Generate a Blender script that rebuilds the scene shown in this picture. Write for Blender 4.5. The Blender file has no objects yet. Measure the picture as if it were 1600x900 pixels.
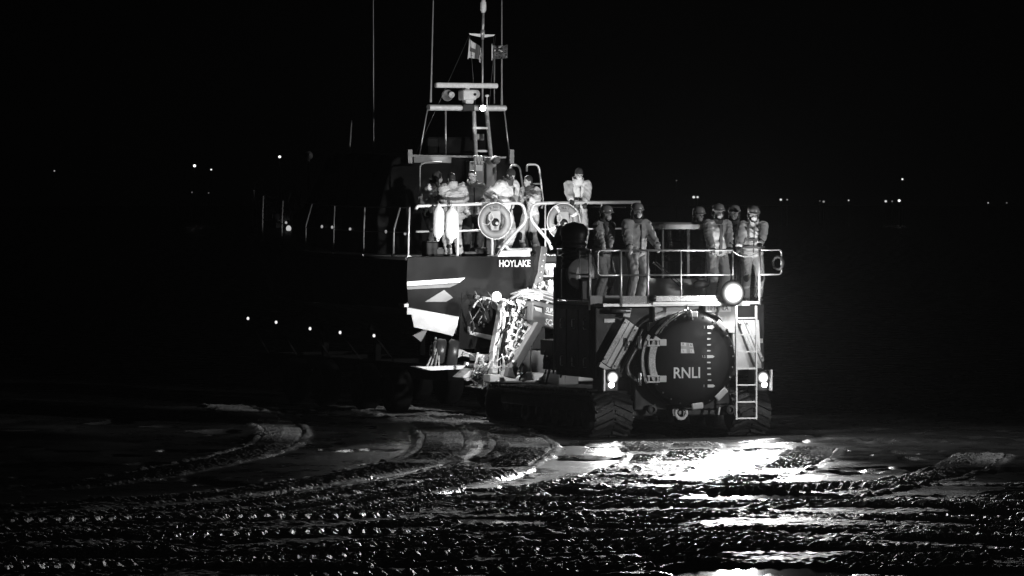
import bpy, bmesh, math, random
import numpy as np
from mathutils import Vector, Matrix, Euler

random.seed(7)
D2R = math.radians
SC = bpy.context.scene
COL = SC.collection

# ------------------------------------------------------------------ camera
CAM_H = 4.46
FPX = 7470.0                       # focal length in pixels of a 1600 px wide frame
PITCH = math.atan(135.0 / FPX)
cam_d = bpy.data.cameras.new('camera')
cam_d.sensor_width = 36.0
cam_d.lens = 36.0 * FPX / 1600.0
cam_d.clip_start = 1.0
cam_d.clip_end = 9000.0
cam = bpy.data.objects.new('camera', cam_d)
cam.location = (0, 0, CAM_H)
cam.rotation_euler = (math.pi / 2 - PITCH, 0, 0)
COL.objects.link(cam)
SC.camera = cam

def ray(px, py):
    x, z = (px - 800.0) / FPX, -(py - 450.0) / FPX
    c, s = math.cos(PITCH), math.sin(PITCH)
    return Vector((x, c + s * z, z * c - s))

CAMV = Vector((0, 0, CAM_H))

class Frame:
    """a local frame (origin on the ground, yaw about z) used to read real positions off the photograph"""
    def __init__(self, ox, oy, yaw, oz=0.0):
        self.M = Matrix.Translation((ox, oy, oz)) @ Matrix.Rotation(D2R(yaw), 4, 'Z')
        self.I = self.M.inverted()
        self.o = Vector((ox, oy, oz)); self.yaw = D2R(yaw)
    def _lr(self, px, py):
        return self.I @ CAMV, self.I.to_3x3() @ ray(px, py)
    def y(self, px, py, y):
        a, d = self._lr(px, py); t = (y - a.y) / d.y
        return a + d * t
    def x(self, px, py, x):
        a, d = self._lr(px, py); t = (x - a.x) / d.x
        return a + d * t
    def z(self, px, py, z):
        a, d = self._lr(px, py); t = (z - a.z) / d.z
        return a + d * t
    def w(self, v): return self.M @ Vector(v)

def ground_at(px, py):
    d = ray(px, py); t = -CAM_H / d.z
    return CAMV + d * t

# ------------------------------------------------------------------ materials
MATS = {}
def mat(name, g, rough=0.5, metal=0.0, var=0.0, vscale=6.0, bump=0.0, bscale=20.0, coat=0.0, stretch=None, dirt=0.0, spec=0.5):
    if name in MATS: return MATS[name]
    m = bpy.data.materials.new(name); m.use_nodes = True
    nt = m.node_tree; b = nt.nodes['Principled BSDF']
    b.inputs['Base Color'].default_value = (g, g, g, 1)
    b.inputs['Roughness'].default_value = rough
    b.inputs['Metallic'].default_value = metal
    b.inputs['Specular IOR Level'].default_value = spec
    if coat: b.inputs['Coat Weight'].default_value = coat
    tc = nt.nodes.new('ShaderNodeTexCoord')
    src = tc.outputs['Object']
    if stretch:
        mp = nt.nodes.new('ShaderNodeMapping'); mp.inputs['Scale'].default_value = stretch
        nt.links.new(src, mp.inputs['Vector']); src = mp.outputs['Vector']
    if var or dirt:
        n = nt.nodes.new('ShaderNodeTexNoise'); n.inputs['Scale'].default_value = vscale
        n.inputs['Detail'].default_value = 6; n.inputs['Roughness'].default_value = 0.65
        nt.links.new(src, n.inputs['Vector'])
        r = nt.nodes.new('ShaderNodeMapRange')
        r.inputs['From Min'].default_value = 0.3; r.inputs['From Max'].default_value = 0.7
        r.inputs['To Min'].default_value = g * (1 - var); r.inputs['To Max'].default_value = min(0.95, g * (1 + var))
        nt.links.new(n.outputs['Fac'], r.inputs['Value'])
        nt.links.new(r.outputs['Result'], b.inputs['Base Color'])
        r2 = nt.nodes.new('ShaderNodeMapRange')
        r2.inputs['From Min'].default_value = 0.3; r2.inputs['From Max'].default_value = 0.7
        r2.inputs['To Min'].default_value = max(0.03, rough * 0.8); r2.inputs['To Max'].default_value = min(1, rough * 1.3)
        nt.links.new(n.outputs['Fac'], r2.inputs['Value'])
        nt.links.new(r2.outputs['Result'], b.inputs['Roughness'])
    if bump:
        n2 = nt.nodes.new('ShaderNodeTexNoise'); n2.inputs['Scale'].default_value = bscale
        n2.inputs['Detail'].default_value = 4
        n2.inputs['Distortion'].default_value = 0.6
        nt.links.new(src, n2.inputs['Vector'])
        bp = nt.nodes.new('ShaderNodeBump'); bp.inputs['Strength'].default_value = min(1.0, bump)
        bp.inputs['Distance'].default_value = 0.03
        nt.links.new(n2.outputs['Fac'], bp.inputs['Height'])
        nt.links.new(bp.outputs['Normal'], b.inputs['Normal'])
    MATS[name] = m
    return m

def emit(name, strength):
    if name in MATS: return MATS[name]
    m = bpy.data.materials.new(name); m.use_nodes = True
    nt = m.node_tree; nt.nodes.clear()
    o = nt.nodes.new('ShaderNodeOutputMaterial'); e = nt.nodes.new('ShaderNodeEmission')
    e.inputs['Strength'].default_value = strength
    nt.links.new(e.outputs[0], o.inputs['Surface'])
    m.cycles.emission_sampling = 'NONE'
    MATS[name] = m
    return m

def bloom_lens(name, strength, c, R, p=3.0):
    """a lamp lens whose glow fades to the rim, standing in for lens bloom"""
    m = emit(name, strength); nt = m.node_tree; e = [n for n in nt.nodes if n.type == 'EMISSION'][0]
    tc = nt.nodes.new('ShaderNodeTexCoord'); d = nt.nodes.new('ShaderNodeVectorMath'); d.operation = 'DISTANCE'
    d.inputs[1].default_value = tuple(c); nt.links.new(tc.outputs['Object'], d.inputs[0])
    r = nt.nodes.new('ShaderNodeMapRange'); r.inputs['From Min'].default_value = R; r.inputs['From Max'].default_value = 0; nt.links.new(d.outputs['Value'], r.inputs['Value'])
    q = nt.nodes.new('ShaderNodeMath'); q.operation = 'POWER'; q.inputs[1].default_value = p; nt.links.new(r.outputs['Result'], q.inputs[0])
    k = nt.nodes.new('ShaderNodeMath'); k.operation = 'MULTIPLY'; k.inputs[1].default_value = strength; nt.links.new(q.outputs[0], k.inputs[0])  # radial falloff put into the emission to imitate bloom
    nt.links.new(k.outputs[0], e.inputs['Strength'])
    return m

def glass(name, g=0.3, rough=0.03):
    if name in MATS: return MATS[name]
    m = bpy.data.materials.new(name); m.use_nodes = True
    b = m.node_tree.nodes['Principled BSDF']
    b.inputs['Base Color'].default_value = (g, g, g, 1)
    b.inputs['Roughness'].default_value = rough
    b.inputs['Transmission Weight'].default_value = 1.0
    b.inputs['IOR'].default_value = 1.45
    MATS[name] = m
    return m

WHITE = mat('white_paint', 0.78, 0.35, var=0.06, vscale=3)
WHITE_ROUGH = mat('worn_white_paint', 0.62, 0.5, var=0.18, vscale=9, bump=0.15, bscale=40)
GREYP = mat('grey_paint', 0.42, 0.42, var=0.12, vscale=5)
DKGREY = mat('dark_grey_paint', 0.12, 0.45, var=0.15, vscale=5)
NAVY = mat('dark_hull_paint', 0.006, 0.5, var=0.12, vscale=2, spec=.07)
TRACTORP = mat('dark_tractor_paint', 0.010, 0.45, var=0.25, vscale=4, spec=.2)
DRUMP = mat('dark_drum_paint', 0.006, 0.36, var=0.2, vscale=3, spec=.10)
BLACK = mat('black_rubber', 0.016, 0.62, var=0.3, vscale=12, bump=0.25, bscale=30)
TREADM = mat('muddy_track_rubber', 0.015, 0.55, var=0.5, vscale=14, bump=0.5, bscale=26)
BLACKP = mat('black_plastic', 0.008, 0.42, spec=.15)
RIMB = None
WHEELM = mat('wheel_rubber', 0.008, 0.8, var=.3, vscale=9, spec=.05)
GALV = mat('galvanised_steel', 0.42, 0.42, metal=0.6, var=0.2, vscale=20)
STEEL = mat('bright_steel', 0.55, 0.28, metal=0.9, var=0.1, vscale=20)
DKSTEEL = mat('dark_steel', 0.08, 0.4, metal=0.6, var=0.3, vscale=15)
CHECKER = mat('speckled_grip_plate', 0.48, 0.6, var=0.55, vscale=60, bump=0.5, bscale=70)
TAPE = mat('white_lettering', 0.72, 0.5)
DARKTXT = mat('black_lettering', 0.02, 0.5)
DARKGLASS = mat('dark_window_glass', 0.010, 0.06, coat=1.0)
CLEAR = glass('tinted_cab_glass', 0.22, 0.03)
FLOAT_O = mat('lifebuoy_vinyl', 0.19, 0.42, var=0.1, vscale=6)
FLOAT_W = mat('fender_vinyl', 0.72, 0.38, var=0.06, vscale=6)
CARRIAGE = mat('carriage_paint', 0.09, 0.42, var=0.12, vscale=4)

# ------------------------------------------------------------------ mesh builder
class MB:
    def __init__(self): self.v = []; self.f = []; self.m = []; self.mi = 0; self.sm = []
    def mark(self): return len(self.v)
    def add(self, vs, fs, smooth=False):
        o = len(self.v); self.v.extend([tuple(p) for p in vs])
        for f in fs:
            self.f.append([o + i for i in f]); self.m.append(self.mi); self.sm.append(smooth)
    def box(self, c, s, rot=None):
        c = Vector(c); h = Vector(s) * 0.5
        R = rot.to_matrix() if isinstance(rot, Euler) else rot
        vs = []
        for dx in (-1, 1):
            for dy in (-1, 1):
                for dz in (-1, 1):
                    p = Vector((dx * h.x, dy * h.y, dz * h.z))
                    vs.append(c + (R @ p if R else p))
        self.add(vs, [(0, 1, 3, 2), (4, 6, 7, 5), (0, 4, 5, 1), (2, 3, 7, 6), (0, 2, 6, 4), (1, 5, 7, 3)])
    def b2(self, lo, hi):
        lo, hi = Vector(lo), Vector(hi); self.box((lo + hi) / 2, hi - lo)
    def bar(self, p0, p1, w, h, up=(0, 0, 1)):
        p0, p1 = Vector(p0), Vector(p1); d = (p1 - p0); L = d.length; d.normalize()
        u = Vector(up); s = d.cross(u)
        if s.length < 1e-4: u = Vector((0, 1, 0)); s = d.cross(u)
        s.normalize(); u = s.cross(d)
        R = Matrix((s, d, u)).transposed()
        self.box((p0 + p1) / 2, (w, L, h), R)
    def rings(self, rs, closed_ends=True, loop=False, smooth=True):
        n = len(rs[0]); vs = [p for r in rs for p in r]; fs = []
        k = len(rs)
        for i in range(k if loop else k - 1):
            a, b = i * n, ((i + 1) % k) * n
            for j in range(n):
                j2 = (j + 1) % n
                fs.append((a + j, a + j2, b + j2, b + j))
        self.add(vs, fs, smooth)
        if closed_ends and not loop:
            o = len(self.v) - len(vs)
            self.f.append([o + j for j in range(n)][::-1]); self.m.append(self.mi); self.sm.append(False)
            self.f.append([o + (k - 1) * n + j for j in range(n)]); self.m.append(self.mi); self.sm.append(False)
    def tube(self, pts, r, n=8, loop=False):
        P = [Vector(p) for p in pts]; k = len(P); rs = []
        up = None
        for i in range(k):
            if loop: d = P[(i + 1) % k] - P[i - 1]
            elif i == 0: d = P[1] - P[0]
            elif i == k - 1: d = P[-1] - P[-2]
            else: d = (P[i + 1] - P[i]).normalized() + (P[i] - P[i - 1]).normalized()
            d.normalize()
            if up is None:
                up = Vector((0, 0, 1)) if abs(d.z) < 0.9 else Vector((1, 0, 0))
            s = d.cross(up)
            if s.length < 1e-3:
                up = Vector((0, 1, 0)) if abs(d.y) < 0.9 else Vector((1, 0, 0)); s = d.cross(up)
            s.normalize(); u = s.cross(d).normalized(); up = u
            rr = r[i] if isinstance(r, (list, tuple)) else r
            rs.append([P[i] + (s * math.cos(2 * math.pi * j / n) + u * math.sin(2 * math.pi * j / n)) * rr for j in range(n)])
        self.rings(rs, loop=loop)
    def lathe(self, prof, c, axis=(0, 0, 1), n=24, smooth=True):
        """prof: (radius, height along axis)"""
        a = Vector(axis).normalized()
        t = Vector((1, 0, 0)) if abs(a.x) < 0.9 else Vector((0, 1, 0))
        u = a.cross(t).normalized(); w = a.cross(u)
        c = Vector(c)
        rs = [[c + a * h + (u * math.cos(2 * math.pi * j / n) + w * math.sin(2 * math.pi * j / n)) * max(r, 1e-4) for j in range(n)] for r, h in prof]
        self.rings(rs, smooth=smooth)
    def cyl(self, p0, p1, r0, r1=None, n=16):
        p0, p1 = Vector(p0), Vector(p1); r1 = r0 if r1 is None else r1
        self.lathe([(r0, 0), (r1, (p1 - p0).length)], p0, p1 - p0, n)
    def prism(self, poly, off):
        """poly: list of 3D points of one flat polygon; off: extrusion vector"""
        P = [Vector(p) for p in poly]; n = len(P); o = Vector(off)
        vs = P + [p + o for p in P]
        fs = [tuple(range(n))[::-1], tuple(range(n, 2 * n))]
        for i in range(n):
            j = (i + 1) % n
            fs.append((i, j, n + j, n + i))
        self.add(vs, fs)
    def ell(self, c, r, R=None, nu=16, nv=10, smooth=True):
        c = Vector(c); rs = []
        for i in range(nv + 1):
            th = math.pi * i / nv
            s = max(math.sin(th), 1e-3)
            ring = []
            for j in range(nu):
                p = Vector((r[0] * s * math.cos(2 * math.pi * j / nu), r[1] * s * math.sin(2 * math.pi * j / nu), -r[2] * math.cos(th)))
                ring.append(c + (R @ p if R else p))
            rs.append(ring)
        self.rings(rs, smooth=smooth)
    def capsule(self, p0, p1, r0, r1=None, n=12, sq=1.0):
        p0, p1 = Vector(p0), Vector(p1); r1 = r0 if r1 is None else r1
        d = p1 - p0; L = max(d.length, 1e-4)
        prof = []
        for k in range(5):
            a = math.pi / 2 * (1 - k / 4.0); prof.append((r0 * math.cos(a), -r0 * math.sin(a)))
        for k in range(5):
            a = math.pi / 2 * k / 4.0; prof.append((r1 * math.cos(a), L + r1 * math.sin(a)))
        self.lathe(prof, p0, d, n)
    def torus(self, c, R, r, axis=(0, 1, 0), n=40, m=12, a0=0.0, a1=2 * math.pi, squash=1.0):
        a = Vector(axis).normalized()
        t = Vector((0, 0, 1)) if abs(a.z) < 0.9 else Vector((0, 1, 0))
        u = t.cross(a).normalized(); w = a.cross(u)
        c = Vector(c); full = abs(a1 - a0 - 2 * math.pi) < 1e-6; rs = []
        k = n if full else n + 1
        for i in range(k):
            th = a0 + (a1 - a0) * i / n
            e = u * math.cos(th) + w * math.sin(th)
            rs.append([c + e * (R + r * math.cos(2 * math.pi * j / m)) + a * (r * squash * math.sin(2 * math.pi * j / m)) for j in range(m)])
        self.rings(rs, loop=full)
    def build(self, name, mats, parent=None, bevel=0.0, label=None, seg=2, remesh=0.0):
        me = bpy.data.meshes.new(name)
        me.from_pydata(self.v, [], self.f)
        if not isinstance(mats, (list, tuple)): mats = [mats]
        for m in mats: me.materials.append(m)
        me.polygons.foreach_set('material_index', self.m)
        me.polygons.foreach_set('use_smooth', self.sm)
        me.update()
        bm = bmesh.new(); bm.from_mesh(me); bmesh.ops.recalc_face_normals(bm, faces=bm.faces); bm.to_mesh(me); bm.free()
        ob = bpy.data.objects.new(name, me); COL.objects.link(ob)
        if parent is not None: ob.parent = parent
        if label: ob['label'] = label
        if bevel:
            b = ob.modifiers.new('bevel', 'BEVEL'); b.width = bevel; b.segments = seg; b.limit_method = 'ANGLE'
            b.angle_limit = D2R(40)
        if remesh:
            r = ob.modifiers.new('remesh', 'REMESH'); r.mode = 'VOXEL'; r.voxel_size = remesh; r.use_smooth_shade = True
            s = ob.modifiers.new('smooth', 'SMOOTH'); s.iterations = 4; s.factor = 0.5
            dg = bpy.context.evaluated_depsgraph_get()
            dg.update()
            m2 = bpy.data.meshes.new_from_object(ob.evaluated_get(dg))
            ob.modifiers.clear(); ob.data = m2
            m2.name = name
        return ob

def tag(o, label, cat, group=None, kind=None):
    if label: o['label'] = label
    if cat: o['category'] = cat
    if group: o['group'] = group
    if kind: o['kind'] = kind
    return o

def empty(name, frame_or_loc, yaw=0.0):
    o = bpy.data.objects.new(name, None); COL.objects.link(o)
    o.empty_display_size = 0.3
    if isinstance(frame_or_loc, Frame):
        o.location = frame_or_loc.o; o.rotation_euler = (0, 0, frame_or_loc.yaw)
    else:
        o.location = frame_or_loc; o.rotation_euler = (0, 0, yaw)
    return o

def text(name, s, origin, u, v, height, material, parent, depth=0.004, width=None, label=None, weight=0.0):
    """flat lettering: cap height `height`, left edge at origin, reading along u, up along v"""
    cu = bpy.data.curves.new(name, 'FONT'); cu.body = s; cu.size = 1.0; cu.extrude = 0.0; cu.resolution_u = 3
    cu.offset = weight
    to = bpy.data.objects.new(name, cu); COL.objects.link(to)
    dg = bpy.context.evaluated_depsgraph_get(); dg.update()
    me = bpy.data.meshes.new_from_object(to.evaluated_get(dg))
    bpy.data.objects.remove(to); bpy.data.curves.remove(cu)
    co = np.empty(len(me.vertices) * 3, np.float32); me.vertices.foreach_get('co', co); co = co.reshape(-1, 3)
    x0, x1, y0, y1 = co[:, 0].min(), co[:, 0].max(), co[:, 1].min(), co[:, 1].max()
    sy = height / (y1 - y0); sx = (width / (x1 - x0)) if width else sy
    u = Vector(u).normalized(); v = Vector(v).normalized(); n = u.cross(v)
    o = Vector(origin)
    pts = [o + u * float((c[0] - x0) * sx) + v * float((c[1] - y0) * sy) for c in co]
    fs = [list(p.vertices) for p in me.polygons]
    mb = MB(); mb.add([p + n * depth for p in pts], fs)
    bpy.data.meshes.remove(me)
    ob = mb.build(name, material, parent, label=label)
    sol = ob.modifiers.new('solid', 'SOLIDIFY'); sol.thickness = depth * 0.9; sol.offset = 0
    return ob

def spot(name, loc, target, power, angle=90, blend=0.6, radius=0.06, parent=None):
    l = bpy.data.lights.new(name, 'SPOT'); l.energy = power; l.spot_size = D2R(angle); l.spot_blend = blend
    l.shadow_soft_size = radius; l.color = (1, 1, 1)
    o = bpy.data.objects.new(name, l); COL.objects.link(o)
    o.location = loc
    d = Vector(target) - Vector(loc)
    o.rotation_euler = d.to_track_quat('-Z', 'Y').to_euler()
    if parent is not None: o.parent = parent
    return o
def point(name, loc, power, radius=0.05, parent=None):
    l = bpy.data.lights.new(name, 'POINT'); l.energy = power; l.shadow_soft_size = radius
    o = bpy.data.objects.new(name, l); COL.objects.link(o); o.location = loc
    if parent is not None: o.parent = parent
    return o

def arc_pts(corners, rad, k=5):
    """polyline with rounded corners"""
    P = [Vector(p) for p in corners]; out = [P[0]]
    for i in range(1, len(P) - 1):
        a = (P[i - 1] - P[i]); b = (P[i + 1] - P[i])
        r = min(rad, a.length * 0.49, b.length * 0.49)
        s, e = P[i] + a.normalized() * r, P[i] + b.normalized() * r
        for j in range(k + 1):
            t = j / k
            out.append(s * (1 - t) ** 2 + P[i] * 2 * t * (1 - t) + e * t * t)
    out.append(P[-1])
    return out

TF = Frame((1070 - 800) / FPX * 90.6, 90.6, 20.0)     # tractor: x to its left in the picture's right, y rearward
BF = Frame((815 - 800) / FPX * 98.3, 98.3, 24.0)      # boat and carriage: origin under the stern, y towards the bow
# ------------------------------------------------------------------ ground: one sheet of wet sand, dense where the camera looks
def lattice(x, y, scale, seed):
    X, Y = x / scale, y / scale
    xi, yi = np.floor(X).astype(np.int64), np.floor(Y).astype(np.int64)
    fx, fy = X - xi, Y - yi
    fx = fx * fx * (3 - 2 * fx); fy = fy * fy * (3 - 2 * fy)
    def h(i, j):
        n = (i * 374761393 + j * 668265263 + seed * 974634777) & 0x7fffffff
        n = ((n ^ (n >> 13)) * 1274126177) & 0x7fffffff
        n = n ^ (n >> 16)
        return (n & 0xffff) / 65535.0
    return (h(xi, yi) * (1 - fx) + h(xi + 1, yi) * fx) * (1 - fy) + (h(xi, yi + 1) * (1 - fx) + h(xi + 1, yi + 1) * fx) * fy
def fbm(x, y, scale, seed, octv=3, gain=0.5):
    a, s, t = 0.0, 1.0, 0.0
    for k in range(octv):
        a = a + s * lattice(x, y, scale / 2 ** k, seed + k * 17); t += s; s *= gain
    return a / t

DX, DY = 0.03, 0.045
X0, X1, Y0, Y1 = -11.6, 13.0, 54.0, 104.0
xs_in = np.arange(X0, X1, DX); ys_in = np.arange(Y0, Y1, DY)
def outward(start, sign, first, last):
    out, s, p = [], first, start
    while abs(p - start) < last:
        s *= 1.35; p += sign * s; out.append(p)
    return out
xs = np.array(outward(X0, -1, DX, 3500)[::-1] + list(xs_in) + outward(xs_in[-1], 1, DX, 3500))
ys = np.array(outward(Y0, -1, DY, 120)[::-1] + list(ys_in) + outward(ys_in[-1], 1, DY, 4500))
ix0 = int(np.searchsorted(xs, X0 - 1e-6)); iy0 = int(np.searchsorted(ys, Y0 - 1e-6))
GX, GY = np.meshgrid(xs_in, ys_in)
nyi, nxi = GX.shape

# disturbed sand and smooth wet flats
dist_n = fbm(GX, GY * 0.55, 2.6, 3, 3)
near = np.clip((69.0 - GY) / 8.0, 0, 1)
Hs = (fbm(GX, GY * 0.6, 3.2, 11, 3) - 0.5) * 0.055 + (fbm(GX, GY, 0.5, 21, 2) - 0.5) * 0.006
clod = fbm(GX, GY * 0.8, 0.16, 31, 3, 0.6)
DIST = np.clip((dist_n - 0.60) * 6, 0, 1) * (0.2 + 0.8 * near)
H = Hs.copy()
TR = np.zeros_like(H)          # 1 where a track or its berm lies

def catmull(P, step=0.02):
    P = [np.array(p, float) for p in P]
    P = [2 * P[0] - P[1]] + P + [2 * P[-1] - P[-2]]
    out = []
    for i in range(1, len(P) - 2):
        p0, p1, p2, p3 = P[i - 1], P[i], P[i + 1], P[i + 2]
        n = max(4, int(np.linalg.norm(p2 - p1) / 0.2))
        for k in range(n):
            t = k / n
            out.append(0.5 * (2 * p1 + (p2 - p0) * t + (2 * p0 - 5 * p1 + 4 * p2 - p3) * t * t + (3 * p1 - p0 - 3 * p2 + p3) * t ** 3))
    out.append(P[-2]); out = np.array(out)
    d = np.r_[0, np.cumsum(np.linalg.norm(np.diff(out, axis=0), axis=1))]
    s = np.arange(0, d[-1], step)
    return np.c_[np.interp(s, d, out[:, 0]), np.interp(s, d, out[:, 1])], s

def press(pxs, width=0.76, depth=0.045, berm=0.06, lug=0.045, pitch=0.20, seed=0, wet=0.0):
    """drive one crawler track over the sand along a line"""
    pts = []
    for p in pxs:
        g = ground_at(*p); pts.append((g.x, g.y))
    C, s = catmull(pts)
    T = np.gradient(C, axis=0); T /= np.linalg.norm(T, axis=1)[:, None] + 1e-9
    N = np.c_[-T[:, 1], T[:, 0]]
    hw = width / 2
    t = np.arange(-hw - 0.30, hw + 0.30, 0.017)
    PX = C[:, None, 0] + N[:, None, 0] * t[None]; PY = C[:, None, 1] + N[:, None, 1] * t[None]
    S = np.broadcast_to(s[:, None], PX.shape); Tt = np.broadcast_to(t[None], PX.shape)
    u = np.abs(Tt)
    wob = fbm(S, Tt * 2, 0.7, 100 + seed, 3)
    cl = fbm(S, Tt, 0.17, 200 + seed, 2)
    ph = np.mod(S / pitch + u * 2.6, 1.0)
    ridge = np.clip(1.6 * (1 - np.abs(ph - 0.5) / 0.34), 0, 1)
    inside = np.clip((hw - u) / 0.05, 0, 1)
    li = np.floor(S / pitch + u * 2.6).astype(np.int64); side_ = (Tt > 0).astype(np.int64)
    rv = ((li * 7919 + side_ * 104729 + seed * 31337) * 1274126177 & 0x7fffffff) % 1000 / 1000.0
    ridge = ridge * (0.75 + 0.3 * rv)
    clean = np.clip((fbm(S, Tt, 1.8, 300 + seed, 2) - 0.28) * 4, 0.15, 1)
    h_in = .012 - depth * .35 + (lug + depth * .3) * ridge * clean + (cl - 0.5) * 0.016
    b = np.exp(-((u - hw - 0.08) / 0.09) ** 2)
    brk = np.clip((fbm(S, Tt, 0.45, 400 + seed, 3) - 0.38) * 4.5, .55 if seed < 5 else 0, 1)
    h_b = .55 * berm * b * (1.3 * wob) * brk + (cl - 0.45) * 0.06 * b * brk
    jx = np.round((PX - X0) / DX).astype(int); jy = np.round((PY - Y0) / DY).astype(int)
    ok = (jx >= 0) & (jx < nxi) & (jy >= 0) & (jy < nyi)
    old = H[jy.clip(0, nyi - 1), jx.clip(0, nxi - 1)]
    new = old * (1 - inside) + (Hs[jy.clip(0, nyi - 1), jx.clip(0, nxi - 1)] + h_in) * inside
    new = np.where(u >= hw, np.maximum(old, Hs[jy.clip(0, nyi - 1), jx.clip(0, nxi - 1)] + h_b), new)
    m = ok & ((u < hw) | (b > 0.08))
    H[jy[m], jx[m]] = new[m]
    tv = np.where(u < hw, 0.8, b)
    TR[jy[m], jx[m]] = np.maximum(TR[jy[m], jx[m]], tv[m])

# background arcs
press([(-120, 590), (60, 599), (250, 613), (370, 640), (432, 665), (440, 684), (400, 706), (280, 734), (120, 758), (-120, 775)], seed=1, depth=0.02, berm=0.12)
press([(380, 618), (520, 631), (620, 647), (680, 668), (694, 690), (672, 714), (580, 738), (430, 762), (220, 785), (-120, 803)], seed=2, depth=0.02, berm=0.12)
press([(560, 634), (700, 648), (780, 668), (806, 692), (785, 715), (690, 742), (520, 770), (300, 796), (-120, 822)], seed=3, depth=0.02, berm=0.12)
press([(720, 655), (815, 686), (822, 708), (750, 744), (560, 782), (250, 816), (-120, 838)], seed=4, berm=0.10)
# from the tractor's own two tracks
press([(1000, 692), (1022, 712), (1000, 732), (900, 756), (760, 774), (560, 796), (300, 824), (-120, 848)], seed=5, berm=0.12)
press([(1082, 694), (1070, 716), (1020, 740), (900, 760), (700, 786), (420, 818), (-120, 856)], seed=6, berm=0.12)
press([(1275, 702), (1250, 722), (1190, 744), (1080, 766), (880, 792), (560, 826), (100, 864), (-120, 878)], seed=7, berm=0.10)
#press([(1345, 712), (1300, 738), (1200, 760), (1060, 778), (800, 808), (420, 846), (-120, 892)], seed=8, berm=0.06, depth=0.03)
press([(1540, 712), (1505, 732), (1430, 752), (1300, 776), (1100, 800), (760, 836), (300, 880), (100, 900)], seed=9, berm=0.10)
# passes along the beach in the foreground
press([(1000, 752), (1150, 757), (1300, 757), (1500, 757), (1720, 760)], seed=10, berm=0.05)
press([(760, 782), (1000, 786), (1300, 784), (1500, 790), (1720, 800)], seed=11, berm=0.05, lug=0.055)
press([(-120, 820), (300, 812), (700, 804), (1000, 802), (1300, 806), (1720, 822)], seed=12, berm=0.05, lug=0.055)
press([(-120, 852), (300, 840), (700, 830), (1000, 826), (1300, 832), (1720, 852)], seed=13, berm=0.05, lug=0.06)
press([(-120, 894), (200, 884), (400, 876), (800, 864), (1100, 856), (1300, 854), (1720, 872)], seed=14, berm=0.055, lug=0.06)
press([(450, 905), (700, 893), (1000, 884), (1200, 879), (1400, 882), (1720, 893)], seed=15, berm=0.045, lug=0.055)

rp = random.Random(5)
for k in range(9):
    y0_ = 764 + k * 15.5 + rp.uniform(-3, 3); sl = rp.uniform(-10, 14) if k > 4 else rp.uniform(-2, 6); cv = rp.uniform(-8, 6)
    xa_ = -120 if k > 5 else rp.uniform(300, 900); xb_ = 1720 if k % 3 else rp.uniform(900, 1500)
    press([(xa_ + (xb_ - xa_) * f, y0_ + sl * (1 - 2 * f) + cv * (1 - (2 * f - 1) ** 2)) for f in (0, .25, .5, .75, 1)], seed=30 + k, berm=.04, lug=rp.uniform(.05, .075), depth=.03, pitch=.22)
# loose clods thrown about, most where the beach was driven over
amt = np.clip(np.maximum(TR, DIST), 0, 1)
# shallow puddles lying about on the smooth flats
pn = fbm(GX * 0.55, GY * 0.42, 0.62, 55, 3)
pud = np.clip((pn - np.where(GX > -1.5, 0.60, 0.64)) * 16, 0, 1) * (1 - np.clip(TR * 2, 0, 1))
H = H * (1 - pud) + np.minimum(H, -0.056) * pud
H += (fbm(GX * .5, GY, 0.22, 66, 2) - 0.5) * 0.010 * (1 - pud)
roughn = np.clip((73.5 - GY) / 4.0, 0, 1)
H += (fbm(GX * .7, GY, 0.20, 67, 3, .6) - 0.5) * 0.030 * roughn * (1 - TR * .6)
H += (clod - 0.5) * 0.075 * amt * np.where(TR > 0.75, 0.12, 0.6)
H += (fbm(GX, GY, 0.07, 77, 2) - 0.5) * 0.016 * (0.12 + amt + .7 * np.clip((76.0 - GY) / 6.0, 0, 1))

def hollow(px, py, rx, ry, deep):
    """a shallow pan that holds water (size given where it lies)"""
    g = ground_at(px, py)
    ax = rx / FPX * g.y; a, b = ground_at(px, py - ry).y, ground_at(px, py + ry).y
    ay = abs(a - b) / 2
    wob = (fbm(GX, GY, 0.9, int(px), 3) - 0.5) * 0.9
    q = np.sqrt(((GX - g.x) / ax) ** 2 + ((GY - (a + b) / 2) / ay) ** 2) + wob
    w = np.clip((1.15 - q) / 0.35, 0, 1)
    H[:] = H * (1 - w) + np.minimum(H, -deep) * w
WATER_Z = -0.042
for a in [(782, 811, 105, 6, .08), (735, 723, 40, 9, .07), (1205, 774, 110, 6, .06),
          (1160, 716, 38, 4, .06), (1330, 738, 46, 4, .06), (905, 716, 46, 4, .06), (1180, 893, 150, 11, .06),
          (700, 882, 120, 5, .06), (250, 868, 260, 5, .06), (900, 770, 60, 4, .06), (1000, 775, 40, 4, .06),
          (470, 893, 140, 6, .06), (1530, 895, 150, 9, .06)]:
    hollow(*a)

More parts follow.
